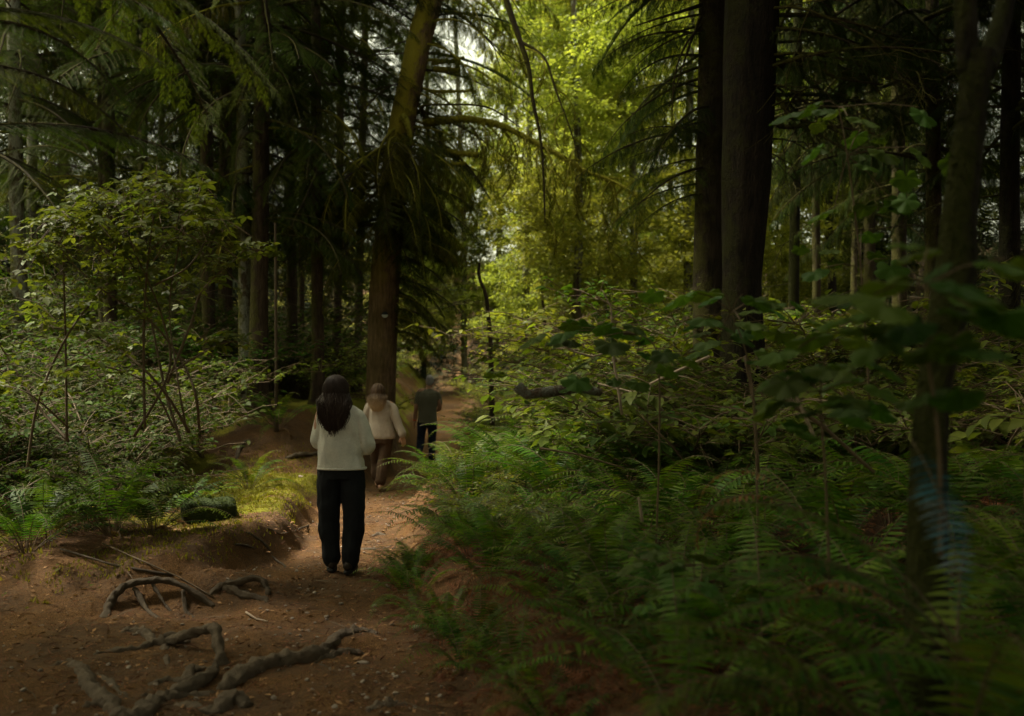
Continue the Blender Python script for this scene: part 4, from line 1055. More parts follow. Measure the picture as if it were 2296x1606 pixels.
root_thing('pale root with a bent arched loop like a handle', [
 ([(207, 1469, -.02), (257, 1462), (315, 1455, .01), (345, 1446, .02), (390, 1448, .07), (422, 1455, .13), (465, 1462, .19), (484, 1470, .20), (494, 1486, .06), (499, 1490, -.03)], .028, .035, .01),
 ([(343, 1447), (330, 1424, .02), (305, 1417, .02), (279, 1416, .01), (262, 1427, -.02)], .042, .018, .005),
 ([(370, 1452, .03), (372, 1470, .01), (385, 1500, -.02)], .03, .012, 0),
 ([(360, 1446, .05), (395, 1440, .06), (420, 1445, .02)], .045, .03, 0)], seed=5)
root_thing('branched root spreading at the bottom left corner', [
 ([(110, 1495, -.02), (150, 1488), (178, 1500, .02), (195, 1524, .02), (206, 1548, .02), (243, 1573, .01), (268, 1612)], .035, .05, .0),
 ([(202, 1545), (178, 1555), (150, 1572, -.02)], .03, .012, 0),
 ([(165, 1592, -.02), (190, 1583), (215, 1579, .02), (243, 1588, .02), (262, 1600)], .03, .035, 0),
 ([(215, 1510, -.01), (245, 1530, .02), (275, 1558), (300, 1575, -.02)], .025, .03, 0),
 ([(178, 1520, 0), (110, 1545), (30, 1590, -.02)], .018, .012, 0)], seed=6)
root_thing('dark arched root over the earthy hollow', [
 ([(228, 1396, -.03), (240, 1372, .03), (258, 1352, .10), (297, 1340, .15), (357, 1335, .15), (422, 1340, .10), (483, 1360, .0)], .035, .02, .0),
 ([(300, 1340, .12), (332, 1372, .03), (382, 1391, -.02)], .022, .015, 0),
 ([(340, 1335, .14), (372, 1365, .06), (400, 1380, -.01)], .012, .010, 0),
 ([(410, 1342, .10), (420, 1375, .02), (452, 1385, -.01)], .018, .012, 0)], 'root_moss', seed=7)
root_thing('mossy root stub hanging on the bank edge left of the boots', [
 ([(470, 1330, -.02), (500, 1322, .06), (540, 1318, .09), (586, 1318, .09), (604, 1335, .02)], .03, .02, 0),
 ([(500, 1320, .05), (540, 1335, .03), (590, 1345, .01), (604, 1352, -.02)], .04, .02, 0)], 'root_moss', seed=8)
root_thing('thin roots trailing down the bank by the standing woman', [
 ([(536, 1187), (590, 1220, .03), (622, 1262, .01), (658, 1284, -.01)], .016, .010, 0),
 ([(500, 1215), (560, 1230, .03), (612, 1250, .03), (650, 1275, -.01)], .012, .008, 0),
 ([(600, 1190, .04), (640, 1200, .05), (700, 1175, .02)], .012, .010, 0)], 'root_moss', seed=9)
root_thing('short root crossing the path right of the black trousers', [
 ([(795, 1226, -.02), (828, 1232, .015), (860, 1230, .015), (880, 1220, -.02)], .018, .02, 0),
 ([(820, 1205, -.02), (850, 1200, .02), (872, 1204, -.02)], .03, .03, 0)], seed=10)
root_thing('half-buried root at the bottom middle of the path', [
 ([(815, 1596, -.03), (850, 1585, .0), (900, 1582, .0), (935, 1590, -.04)], .04, .04, 0)], seed=11)
root_thing('root ridge on the brown slope behind the woman in white', [
 ([(640, 1028, 0), (680, 1024, .05), (715, 1020, .03)], .05, .035, 0),
 ([(560, 985, 0), (540, 1005, .06), (530, 1030, .02)], .04, .02, 0)], 'root_moss', seed=12)
# sticks
M['logwood'] = barkmat('log_bark', (0.06, 0.042, 0.028), (0.22, 0.16, 0.11), lichen=0.55, sc=3)
def stick(label, pts, r0, r1, mat, cat='stick', name='fallen_stick', ground=True, twigs=0, group=None):
    w = [(G(u, v) + Vector((0, 0, d))) if ground else P(u, v, d) for u, v, d in pts]; b = w[0].copy(); w = [p - b for p in w]
    mb = MB(); n = len(w) - 1; out = []
    for i in range(n):
        for s in range(4): out.append(w[i].lerp(w[i + 1], s / 4) + Vector((0, 0, 0.5 * r0 * mnoise.noise(Vector((i * 4 + s, 2, 3))))))
    out.append(w[-1]); m = len(out) - 1
    mb.tube(out, [r0 + (r1 - r0) * i / m for i in range(m + 1)], 8, 0, wob=0.12, seed=len(label))
    rr = random.Random(len(label))
    for k in range(twigs):
        p = out[rr.randrange(2, m)]; d = Vector((rr.uniform(-1, 1), rr.uniform(-1, 1), rr.uniform(-.3, .8))).normalized()
        mb.tube([p, p + d * 0.12 + Vector((0, 0, .02)), p + d * rr.uniform(.2, .4)], [r0 * .4, r0 * .3, r0 * .15], 5, 0)
    return tag(obj(name, mb.mesh(name, [M[mat]], smooth=True), None, tuple(b)), label, cat, group)
stick('long pale stick lying on the dark ground above the arched root', [(136, 1238, .02), (190, 1256, .03), (250, 1275, .03), (304, 1286, .02), (386, 1294, .01)], .008, .011, 'tan')
stick('thin dark twig crossing the pale stick', [(230, 1230, .04), (310, 1265, .03), (400, 1300, .02), (480, 1345, .01)], .007, .005, 'stem')
stick('short dead twig on the path near the arched loop root', [(552, 1377, .01), (575, 1392, .01), (600, 1398, .01)], .008, .005, 'stem_pale')
stick('broken log with a dark snapped end lying on the green thicket', [(1160, 864, 6.6), (1180, 886, 6.6), (1240, 877, 6.65), (1300, 870, 6.75), (1345, 880, 6.9)], .038, .028, 'logwood', 'log', 'fallen_log', False)
stick('pale dry branch leaning in the thicket above the broken log', [(1250, 765, 9), (1290, 790, 9), (1330, 800, 9), (1380, 785, 9.2)], .016, .006, 'stem_pale', 'branch', 'dead_branch', False, 5)
stick('pale curved twig rising behind the level thimbleberry leaves', [(1395, 930, 7), (1375, 800, 7), (1370, 690, 7), (1350, 650, 7)], .010, .004, 'stem_pale', 'branch', 'dead_branch', False, 3)
stick('bare dead branches sloping behind the thimbleberries', [(1590, 800, 7), (1500, 840, 7.2), (1420, 880, 7.5), (1340, 860, 7.8)], .012, .006, 'stem_pale', 'branch', 'dead_branch', False, 6)
stick('long reddish stalk lying over the right-hand ferns', [(1210, 1005, 6.5), (1300, 1020, 6.4), (1400, 1050, 6.3)], .008, .005, 'stem', 'branch', 'dead_branch', False, 2)
stick('bent brown cane standing in the dark fern bed', [(1700, 1060, 5), (1690, 900, 5), (1670, 800, 5)], .010, .006, 'stem', 'branch', 'dead_branch', False, 1)
stick('arching tan cane in the shadowed thicket', [(1830, 990, 5), (1790, 900, 5), (1760, 830, 5), (1740, 810, 5)], .009, .005, 'stem_pale', 'branch', 'dead_branch', False, 0)
stick('dark slanting branch in the shade near the withered frond', [(1740, 880, 5.5), (1850, 960, 5.5), (1960, 1060, 5.5)], .012, .010, 'stem', 'branch', 'dead_branch', False, 2)
stick('upright tan stalk over the ferns', [(1440, 1170, 5.6), (1432, 1115, 5.6)], .010, .006, 'stem_pale', 'branch', 'dead_branch', False, 0)

def stone_mesh(seed, flat=0.55):
    r = random.Random(seed); mb = MB(); V = []; F = []
    n, m = 9, 6
    for i in range(m + 1):
        for j in range(n):
            a = 2 * PI * j / n; b = PI * i / m
            p = Vector((math.sin(b) * math.cos(a), math.sin(b) * math.sin(a), math.cos(b)))
            f = 0.5 * (1 + 0.45 * mnoise.noise(p * 1.6 + Vector((seed, 0, 0))))
            V.append((p.x * f, p.y * f * 0.8, max(-0.3, min(0.3, p.z * f)) * flat))
    for i in range(m):
        for j in range(n): F.append((i * n + j, i * n + (j + 1) % n, (i + 1) * n + (j + 1) % n, (i + 1) * n + j))
    mb.add(V, F); return mb.mesh('stone', [M['stone']])
ST = [stone_mesh(i) for i in range(6)]
def stone(u, v, px, label, group=None, cat='stone'):
    g = G(u, v); s = px / FPX * g.y
    return tag(obj('stone', rnd.choice(ST), None, (g.x, g.y, g.z + s * 0.08), (rnd.uniform(-.2, .2), rnd.uniform(-.2, .2), rnd.uniform(0, 6)), s), label, cat, group)
stone(939, 1412, 34, 'flat pale rock at the foot of the fern bank')
stone(817, 1489, 24, 'reddish angular stone right of the thick gnarled root')
for (u, v, px) in [(888, 1558, 17), (886, 1577, 16), (888, 1520, 18), (757, 1340, 16), (764, 1355, 12), (732, 1384, 15), (733, 1390, 12), (815, 1559, 13), (780, 1497, 12), (843, 1530, 10), (860, 1545, 12), (905, 1508, 12), (1020, 1506, 14), (846, 1420, 10), (560, 1390, 9), (870, 1600, 14), (960, 1560, 13), (990, 1540, 10), (930, 1490, 9), (750, 1150, 9), (900, 1060, 8), (895, 1045, 7), (690, 1325, 9), (680, 1300, 8), (640, 1360, 8), (600, 1370, 9), (712, 1430, 9), (660, 1450, 8), (1035, 1460, 9), (872, 1180, 9), (845, 1170, 7), (905, 1130, 7), (860, 1120, 6)]:
    stone(u, v, px, 'small pale stone lying loose on the dirt path', 'small stones on the path')
for (u, v, px, lab) in [(848, 1510, 13, None), (675, 1071, 16, 'pale stone in the upper part of the moss patch')]:
    stone(u, v, px, lab or 'small pale stone lying loose on the dirt path', None if lab else 'small stones on the path')

# mossy stump/rock left
g = G(470, 1168); V = []; F = []; n, m = 26, 16
for i in range(m + 1):
    for j in range(n):
        a = 2 * PI * j / n; b = PI * i / m
        sx = lambda c: math.copysign(abs(c) ** 0.55, c)
        p = Vector((sx(math.sin(b)) * sx(math.cos(a)) * 0.27, sx(math.sin(b)) * sx(math.sin(a)) * 0.18, 0.13 * sx(math.cos(b)) + 0.11))
        V.append(tuple(p + p.normalized() * 0.045 * mnoise.noise(p * 9)))
for i in range(m):
    for j in range(n): F.append((i * n + j, i * n + (j + 1) % n, (i + 1) * n + (j + 1) % n, (i + 1) * n + j))
mb = MB(); mb.add(V, F)
M['mossrock'] = barkmat('mossy_stump', (0.015, 0.014, 0.008), (0.04, 0.035, 0.02), 0.75, mosscol=(0.028, 0.042, 0.010), mossdir=(0, 0, 1))
t = thing('mossy_stump', 'squat dark mossy stump at the left edge of the moss patch', 'stump', (g.x, g.y, g.z - 0.02), 0.15)
obj('stump', mb.mesh('stump', [M['mossrock']], smooth=True), t)
pts = [Vector((0.27 * math.cos(a), 0.18 * math.sin(a), 0.17)) for a in np.linspace(0, 6.28, 12)]
Tt = []; Dd = []
rr = random.Random(3)
for i in range(2600):
    v = Vector(V[rr.randrange(len(V))]); Tt.append(tuple(v)); Dd.append(tuple((v - Vector((0, 0, .1))).normalized() * 0.8 + Vector((rr.uniform(-.6, .6), rr.uniform(-.6, .6), rr.uniform(-.3, .8)))))
Dd = np.array(Dd); Dd /= np.linalg.norm(Dd, axis=1, keepdims=True)
mb = MB(); mb.bake(np.array([(0, 0.16, 0), (0, -0.16, 0), (1, 0, 0)]), [(0, 1, 2)], basis(Dd) * 0.022, np.array(Tt) + rng.normal(size=(len(Tt), 3)) * 0.012)
M['moss_dark'] = leafmat('dark_moss', (0.025, 0.04, 0.010), (0.05, 0.065, 0.014), 0.2, 0.9, 0.1)
obj('moss', mb.mesh('moss', [M['moss_dark']]), t, kind='stuff')

# litter: needles, chips, twigs, dead leaves spread over the ground near the camera
def scatter_ground(name, label, n, region, tv, tf, size, mat, flat=0.25, kind='stuff', keep=None, lift=0.004, updir=None):
    x = rng.uniform(region[0], region[1], n); y = region[2] + (region[3] - region[2]) * rng.random(n) ** 1.5
    if keep is not None:
        k = keep(x, y); x, y = x[k], y[k]
    z = height(x, y) + lift; a = rng.uniform(0, 2 * PI, len(x))
    d = np.stack([np.cos(a), np.sin(a), rng.normal(size=len(x)) * flat], 1) if updir is None else np.stack([np.cos(a) * .5, np.sin(a) * .5, np.full(len(x), updir)], 1)
    R = basis(d, roll=rng.normal(size=len(x)) * 0.5) * (size * (0.4 + 1.1 * rng.random(len(x)) ** 2))[:, None, None]
    mb = MB(); mb.bake(tv, tf, R, np.stack([x, y, z], 1))
    o = obj(name, mb.mesh(name, [mat]), None, kind=kind); return tag(o, label, name.replace('_', ' '))
CH = np.array([(0, 0, 0), (0.5, 0.18, 0.08), (1, 0, 0), (0.45, -0.2, 0.03)]); CF = [(0, 3, 2, 1)]
NE = np.array([(0, 0.07, 0), (0, -0.07, 0), (1, 0, 0.05)]); NF_ = [(0, 1, 2)]
scatter_ground('needle_litter', 'orange-brown fallen needles covering the ground', 60000, (-6, 1.2, 4.3, 14), NE, NF_, 0.045, M['litter'], keep=lambda x, y: pathdist(x, y)[2] < 0.5)
scatter_ground('leaf_litter', 'brown leaf bits and bark chips covering the ground', 16000, (-6, 3.0, 4.3, 15), CH, CF, 0.042, M['litter'])
scatter_ground('dead_bracken', 'brown curled fern scraps on the bank edge', 5000, (-1.4, 1.5, 4.2, 9), SPV, SPF, 0.10, M['fern_dead'], 0.6, keep=lambda x, y: (pathdist(x, y)[2] > -0.05) & (pathdist(x, y)[2] < 0.9), lift=0.03)
scatter_ground('dead_bracken', 'withered brown fern bits under the fern bank', 9000, (-1.2, 5, 3.4, 13), SPV, SPF, 0.12, M['fern_dead'], 0.5, keep=lambda x, y: pathdist(x, y)[2] > 0.15, lift=0.03)
def mossy(x, y):
    m = 1.1 * np.exp(-(((x + 3.1) / 1.15) ** 2 + ((y - 12.6) / 2.0) ** 2) ** 1.5) + 0.35 * (fbm(x * 1.1 + 5, y * 1.1) > 0.1)
    return (rng.random(len(x)) < m) & (pathdist(x, y)[1] > 0.15)
scatter_ground('moss', 'short yellow-green moss on the mound left of the path', 60000, (-5.5, -2, 7.2, 15.5), NE * [1, 3, 1], NF_, 0.03, M['moss_tuft'], keep=mossy, updir=0.9)
scatter_ground('clover', 'small low green leaves creeping on the left ground', 2200, (-5, -2.2, 6.2, 12), L4V, L4F, 0.035, M['shrub'], keep=lambda x, y: (fbm(x * 1.5 + 2, y * 1.5) > 0.25) & (pathdist(x, y)[1] > 0.3), lift=0.03)

GV = np.concatenate([np.array(ST[0].vertices[i].co)[None] for i in range(len(ST[0].vertices))]); GF = [tuple(p.vertices) for p in ST[0].polygons]
scatter_ground('gravel', 'scattered grit and small pebbles trodden into the path', 1600, (-4, 1.0, 4.4, 20), GV, GF, 0.028, M['stone'], keep=lambda x, y: pathdist(x, y)[0] < 0.1)
TWV = np.array([(0, .012, 0), (0, -.012, 0), (.5, .012, .03), (.5, -.012, .03), (1, 0, 0), (0, 0, .02), (.5, 0, .05)]); TWF = [(0, 2, 6, 5), (5, 6, 3, 1), (2, 4, 6), (6, 4, 3)]
scatter_ground('twigs', 'fine dry twigs lying over the path and banks', 1500, (-6, 2.5, 4.4, 14), TWV, TWF, 0.16, M['stem'])
# ------------------------------------------------------------------ people
def voxel(mb, name, mats, size=0.008, smooth=4, disp=None):
    me = mb.mesh('tmp', []); o = bpy.data.objects.new('tmp', me); COL.objects.link(o)
    md = o.modifiers.new('r', 'REMESH'); md.mode = 'VOXEL'; md.voxel_size = size; md.use_smooth_shade = True
    ms = o.modifiers.new('s', 'SMOOTH'); ms.iterations = smooth; ms.factor = 0.5
    dg = bpy.context.evaluated_depsgraph_get(); ev = o.evaluated_get(dg)
    me2 = bpy.data.meshes.new_from_object(ev); bpy.data.objects.remove(o); bpy.data.meshes.remove(me)
    me2.name = name; me2.materials.clear()
    for m in mats: me2.materials.append(m)
    if disp:
        n = len(me2.vertices); co = np.empty(n * 3, np.float32); no = np.empty(n * 3, np.float32)
        me2.vertices.foreach_get('co', co); me2.vertex_normals.foreach_get('vector', no)
        co = co.reshape(-1, 3); no = no.reshape(-1, 3)
        dv = np.array([disp(Vector(c.tolist())) for c in co], np.float32)
        co += no * dv[:, None]; me2.vertices.foreach_set('co', co.ravel()); me2.update()
    me2.polygons.foreach_set('use_smooth', np.ones(len(me2.polygons), bool))
    return me2
def ell(mb, c, r, n=14, m=10):
    V = []; F = []
    for i in range(m + 1):
        for j in range(n):
            a = 2 * PI * j / n; b = PI * i / m
            V.append((c[0] + r[0] * math.sin(b) * math.cos(a), c[1] + r[1] * math.sin(b) * math.sin(a), c[2] + r[2] * math.cos(b)))
    for i in range(m):
        for j in range(n): F.append((i * n + j, i * n + (j + 1) % n, (i + 1) * n + (j + 1) % n, (i + 1) * n + j)[::-1])
    mb.add(V, F)
def rings(mb, rs, n=20):
    """rs: (cx, cy, z, rx, ry) superellipse rings bottom to top"""
    V = []; F = []
    for (cx, cy_, z, rx, ry) in rs:
        for j in range(n):
            a = 2 * PI * j / n; c = math.cos(a); s = math.sin(a)
            V.append((cx + rx * math.copysign(abs(c) ** 0.85, c), cy_ + ry * math.copysign(abs(s) ** 0.85, s), z))
    k = len(rs)
    for i in range(k - 1):
        for j in range(n): F.append((i * n + j, i * n + (j + 1) % n, (i + 1) * n + (j + 1) % n, (i + 1) * n + j))
    F.append(tuple(range(n))[::-1]); F.append(tuple((k - 1) * n + j for j in range(n)))
    mb.add(V, F)
def chain(mb, pts, rad, n=12, sub=5):
    pts = [Vector(p) for p in pts]; q = [pts[0]] + pts + [pts[-1]]; out = []; rr = []
    for i in range(1, len(q) - 2):
        for s in range(sub):
            t = s / sub; a, b, c, d = q[i - 1], q[i], q[i + 1], q[i + 2]
            out.append(0.5 * ((2 * b) + (c - a) * t + (2 * a - 5 * b + 4 * c - d) * t * t + (3 * b - a - 3 * c + d) * t ** 3))
            rr.append(rad[i - 1] * (1 - t) + rad[i] * t)
    out.append(pts[-1]); rr.append(rad[-1])
    mb.tube(out, rr, n, 0); ell(mb, out[0], (rr[0],) * 3, 10, 8); ell(mb, out[-1], (rr[-1],) * 3, 10, 8)
def hand(mb, w, d, palmn, L=0.17, side=1):
    """hand from wrist w along d, palm facing palmn; thumb on side"""
    w = Vector(w); d = Vector(d).normalized(); pn = Vector(palmn); pn = (pn - d * pn.dot(d)).normalized(); s = d.cross(pn) * side
    pc = w + d * L * 0.28
    for k, (o, l) in enumerate(((-.36, .40), (-.12, .47), (.12, .45), (.36, .36))):
        b = w + s * o * 0.075 * 1.05 + d * L * 0.12; e = w + d * L * 0.52 + s * o * 0.085
        chain(mb, [b, e], [0.014, 0.0125], 8, 3)
        l2 = L * l; p1 = e + d * l2 * 0.45 + pn * l2 * 0.08; p2 = e + d * l2 * 0.75 + pn * l2 * 0.28; p3 = e + d * l2 * 0.92 + pn * l2 * 0.50
        chain(mb, [e, p1, p2, p3], [0.0105, 0.0095, 0.0085, 0.0075], 8, 3)
    t0 = w + d * L * 0.15 - s * 0.025; chain(mb, [t0, t0 - s * 0.028 + d * L * 0.18 + pn * .01, t0 - s * 0.033 + d * L * 0.36 + pn * 0.018], [0.015, 0.012, 0.009], 8, 3)
def body_mesh(J, H, mat, f=1.0, voxel_size=0.0065):
    """J: dict of joints; f = breadth"""
    mb = MB(); hx, hy, hzz = J['head']
    ell(mb, (hx, hy, hzz), (0.074 * f ** .3, 0.094, 0.112)); ell(mb, (hx, hy + 0.04, hzz - 0.055), (0.052, 0.055, 0.06))   # skull, jaw
    ell(mb, (hx, hy + 0.098, hzz - 0.022), (0.012, 0.02, 0.022), 8, 6)            # nose
    ell(mb, (hx, hy + 0.086, hzz - 0.062), (0.022, 0.010, 0.007), 8, 6)           # mouth
    for s in (-1, 1): ell(mb, (hx + s * 0.074, hy, hzz - 0.012), (0.009, 0.018, 0.030), 8, 6)
    nk = J['neck']; chain(mb, [(nk[0], nk[1], nk[2] - 0.04), (nk[0], nk[1], nk[2]), (hx, hy - 0.01, hzz - 0.05)], [0.07 * f, 0.054 * f, 0.052 * f])
    px, py, pz = J['pelvis']; cz = nk[2] - 0.10
    rings(mb, [(px, py, pz - 0.10, .13 * f, .09), (px, py, pz, .165 * f, .11), (px, py, pz + .13, .135 * f, .09), (px, py, pz + .25, .14 * f, .095), (nk[0], nk[1], cz, .16 * f, .095), (nk[0], nk[1], cz + .07, .13 * f, .07), (nk[0], nk[1], cz + .11, .06, .055)])
    for s in ('l', 'r'):
        sh, el, wr = J['sh' + s], J['el' + s], J['wr' + s]
        chain(mb, [(nk[0] + (sh[0] - nk[0]) * .3, sh[1], sh[2] + .015), sh, el, wr], [.05 * f, .052 * f, .040 * f, .025 * f])
        hand(mb, wr, Vector(wr) - Vector(el) if 'hd' + s not in J else J['hd' + s], J.get('pn' + s, (-1 if s == 'r' else 1, 0, 0)), 0.175 * f ** .5, 1 if s == 'r' else -1)
        hp, kn, an, toe = J['hp' + s], J['kn' + s], J['an' + s], J['to' + s]
        chain(mb, [hp, kn, an], [.082 * f, .055 * f, .036 * f]); 
        a = Vector(an); tt = Vector(toe); hl = a + (a - tt) * 0.22; hl.z = a.z - 0.045
        chain(mb, [hl, a + Vector((0, 0, -.02)), a.lerp(tt, .55), tt], [.028, .038, .034, .022])
    return voxel(mb, 'body', [mat], voxel_size, 3)
def eyes(t, J):
    hx, hy, hzz = J['head']; mb = MB()
    for s in (-1, 1): ell(mb, (hx + s * 0.030, hy + 0.082, hzz + 0.002), (0.011, 0.009, 0.008), 10, 8)
    obj('eyes', mb.mesh('eyes', [plainmat('eyes', (0.05, 0.035, 0.025), 0.2, 0.1, 5, 0)], True), t)
def shoe(mb, an, toe, r=0.046):
    a = Vector(an); tt = Vector(toe); hl = a + (a - tt) * 0.26; hl.z -= 0.035
    chain(mb, [hl, a + Vector((0, 0, -.02)), a.lerp(tt, .55), tt + (tt - a) * 0.1], [r * .9, r * 1.05, r, r * .72], 12, 4)
    chain(mb, [a + Vector((0, 0, 0.0)), a + Vector((0, 0, 0.075))], [r * 1.05, r * 1.1], 12, 3)
skin = plainmat('skin', (0.50, 0.28, 0.19), 0.55, 0.08, 12, 0.1, 200, spec=0.4)
def wrinkle(a1, s1, a2=0.0, s2=30, st=(1, 1, 0.6)):
    def f(p):
        q = Vector((p.x * st[0], p.y * st[1], p.z * st[2]))
        return a1 * mnoise.noise(q * s1) + a2 * (mnoise.noise(q * s2))
    return f
def fleece(name, col):
    m, t, out = newmat(name)
    tc = t.nodes.new('ShaderNodeTexCoord'); o = tc.outputs['Object']
    n1 = noise(t, o, 70, 3, 0.8); n2 = noise(t, o, 9, 3)
    c = mixc(t, n1, tuple(k * 0.72 for k in col), tuple(k * 1.12 for k in col)); c = mixc(t, 1.0, c, ramp(t, n2, [(0.3, 0.88), (0.7, 1.05)]), 'MULTIPLY')
    p = N(t, 'ShaderNodeBsdfPrincipled', i_Roughness=0.95); p.inputs['Specular IOR Level'].default_value = 0.1; p.inputs['Sheen Weight'].default_value = 0.15
    b = N(t, 'ShaderNodeBump', i_Strength=0.8, i_Distance=0.008); t.links.new(n1, b.inputs['Height']); t.links.new(b.outputs[0], p.inputs['Normal'])
    t.links.new(c, p.inputs['Base Color']); t.links.new(p.outputs[0], out.inputs[0]); return m
def hair_mat(name, c1, c2, z0, z1):
    m, t, out = newmat(name)
    tc = t.nodes.new('ShaderNodeTexCoord'); o = tc.outputs['Object']; geo = t.nodes.new('ShaderNodeNewGeometry')
    sx = t.nodes.new('ShaderNodeSeparateXYZ'); t.links.new(o, sx.inputs[0])
    f = N(t, 'ShaderNodeMapRange', i_1=z1, i_2=z0); t.links.new(sx.outputs[2], f.inputs[0])
    g = mth(t, 'ADD', f.outputs[0], mth(t, 'MULTIPLY', mth(t, 'SUBTRACT', geo.outputs['Random Per Island'], 0.5), 0.5), True)
    c = mixc(t, g, c1, c2); c = mixc(t, geo.outputs['Random Per Island'], c, (0.02, 0.012, 0.008), 'MIX'); t.nodes[-1].inputs[0]
    c2_ = mixc(t, mth(t, 'MULTIPLY', geo.outputs['Random Per Island'], 0.45), mixc(t, g, c1, c2), (0.012, 0.008, 0.006))
    p = N(t, 'ShaderNodeBsdfPrincipled', i_Roughness=0.55); p.inputs['Specular IOR Level'].default_value = 0.25
    t.links.new(c2_, p.inputs['Base Color']); t.links.new(p.outputs[0], out.inputs[0]); return m
def long_hair(t, head, length, mat, seed, n=330, width=0.12, wave=0.018, backy=-0.13):
    """strands from the crown over the back of the head and down the back (wearer faces +Y)"""
    r = random.Random(seed); hx, hy, hh = head; mb = MB()
    cap = MB(); ell(cap, (hx, hy - 0.012, hh + 0.012), (0.086, 0.104, 0.118), 20, 14)
    rings(cap, [(hx, hy + backy * .95, hh - length * .68, width * .45, .014), (hx, hy + backy * .95, hh - length * .58, width * .78, .028), (hx, hy + backy * .8, hh - length * .45, width * .90, .045), (hx, hy - 0.075, hh - .13, width * .88, .060), (hx, hy - 0.045, hh - .05, .100, .078), (hx, hy - 0.02, hh + .04, .088, .09)], 16)
    me = voxel(cap, 'hair_base', [mat], 0.010, 6, lambda p: 0.010 * mnoise.noise(Vector((p.x * 28, p.y * 10, p.z * 5))) )
    hb = obj('hair', me, t)
    for i in range(n):
        ph = r.uniform(-2.3, 2.3)          # 0 = straight back
        L = length * r.uniform(0.72, 1.05) * (1 - 0.10 * abs(ph)); k = 20; pts = []
        w1 = r.uniform(0, 6.28); fr = r.uniform(12, 22); am = wave * r.uniform(0.5, 1.4); out = r.uniform(1.02, 1.11)
        tx = math.sin(max(-1.5, min(1.5, ph * 0.8))) * width * r.uniform(0.75, 1.12) + r.uniform(-.02, .02)
        for j in range(k + 1):
            s = L * 1.12 * j / k
            if s < 0.20:
                th = 0.15 + s / 0.115
                x = math.sin(th) * math.sin(ph) * 0.100 * out; y = -math.sin(th) * math.cos(ph) * 0.106 * out; z = math.cos(th) * 0.122 * out + 0.012
                x0, y0, z0_ = x, y, z
            else:
                u = (s - 0.20) / max(0.01, L - 0.20)
                e = min(1, u * 1.1); e = e * (1.6 - 0.6 * e)
                x = x0 * (1 - e) + tx * (1 - 0.35 * max(0, u - .5)) * e; y = y0 * (1 - e) + (backy - 0.015 - 0.02 * math.cos(ph)) * e; z = z0_ - (s - 0.20) * 0.97
                x += am * math.sin(s * fr + w1) * min(1, 0.25 + u * 1.5); y += am * 0.6 * math.cos(s * fr + w1 * 1.7) * min(1, u * 2)
            pts.append((hx + x, hy + y, hh + z))
        rr = r.uniform(0.0035, 0.0075)
        mb.tube(pts, [rr * (1 - 0.75 * max(0, j / k - 0.6) / 0.4) for j in range(k + 1)], 4, 0, cap=False)
    obj('hair_strands', mb.mesh('hair_strands', [mat], True), hb)

# --- woman in the cream fleece
H1 = 1.66
wx = P(764, 1293, 8.5); wz = hz(wx.x, 8.5)
J = dict(head=(-0.045, 0.02, 1.535), neck=(-0.03, 0, 1.40), pelvis=(0, 0, 0.93), shl=(-.165, 0, 1.345), shr=(.14, 0, 1.345), ell=(-.20, .03, 1.11), elr=(.21, .02, 1.08),
  wrl=(-.13, .22, 1.16), wrr=(.10, .24, 1.10), hdl=(.5, 1, .3), hdr=(-.6, 1, .3), hpl=(-.085, 0, .88), hpr=(.085, 0, .88), knl=(-.085, .03, .49), knr=(.095, .01, .49), anl=(-.085, .06, .085), anr=(.075, -.03, .085), tol=(-.115, .21, .03), tor=(.095, .13, .03))
w1 = thing('person', 'woman with long dark hair in a cream fleece and black trousers, back to camera', 'person', (wx.x, 8.5, wz + 0.005), 0.0)
obj('body', body_mesh(J, H1, skin, 0.95), w1); eyes(w1, J)
M['fleece1'] = fleece('cream_fleece', (0.82, 0.79, 0.71))
mb = MB()
rings(mb, [(.01, 0, .885, .202, .135), (.01, 0, .90, .208, .140), (.008, 0, .925, .204, .137), (.0, 0, 1.0, .188, .128), (-.003, 0, 1.12, .180, .125), (-.01, 0, 1.24, .180, .122), (-.015, 0, 1.33, .172, .115), (-.02, 0, 1.385, .135, .09), (-.03, 0, 1.42, .085, .07), (-.03, 0.005, 1.455, .068, .066)])
chain(mb, [(-.12, 0, 1.355), (-.165, 0, 1.315), (-.19, .01, 1.20), (-.205, .03, 1.11), (-.17, .13, 1.12), (-.12, .20, 1.16)], [.060, .066, .062, .064, .058, .050])
chain(mb, [(.09, 0, 1.36), (.145, 0, 1.32), (.185, 0, 1.19), (.212, .02, 1.07), (.17, .14, 1.06), (.10, .21, 1.10)], [.060, .066, .064, .070, .060, .050])
obj('fleece_jacket', voxel(mb, 'fleece_jacket', [M['fleece1']], 0.009, 4, wrinkle(0.026, 6, 0.010, 18)), w1)
mb = MB(); rings(mb, [(.01, 0, .878, .207, .140), (.01, 0, .884, .213, .145), (.01, 0, .892, .213, .145), (.01, 0, .898, .207, .140)], 32)
obj('hem', mb.mesh('hem', [M['fleece1']], True), w1)
M['black'] = plainmat('black_cloth', (0.013, 0.014, 0.016), 0.85, 0.2, 10, 0.3, 150, spec=0.2)
mb = MB()
rings(mb, [(.005, 0, .80, .180, .122), (.005, 0, .86, .176, .118), (.005, 0, .895, .14, .09)])
chain(mb, [(-.098, 0, .84), (-.105, .01, .62), (-.108, .03, .42), (-.092, .045, .25), (-.088, .05, .115)], [.108, .103, .092, .085, .078])
chain(mb, [(.100, 0, .84), (.108, 0, .62), (.112, .0, .42), (.098, -.015, .25), (.088, -.02, .10)], [.108, .102, .093, .086, .080])
obj('trousers', voxel(mb, 'trousers', [M['black']], 0.009, 4, wrinkle(0.016, 7, 0.006, 18, (1.3, 1.3, 1.0))), w1)
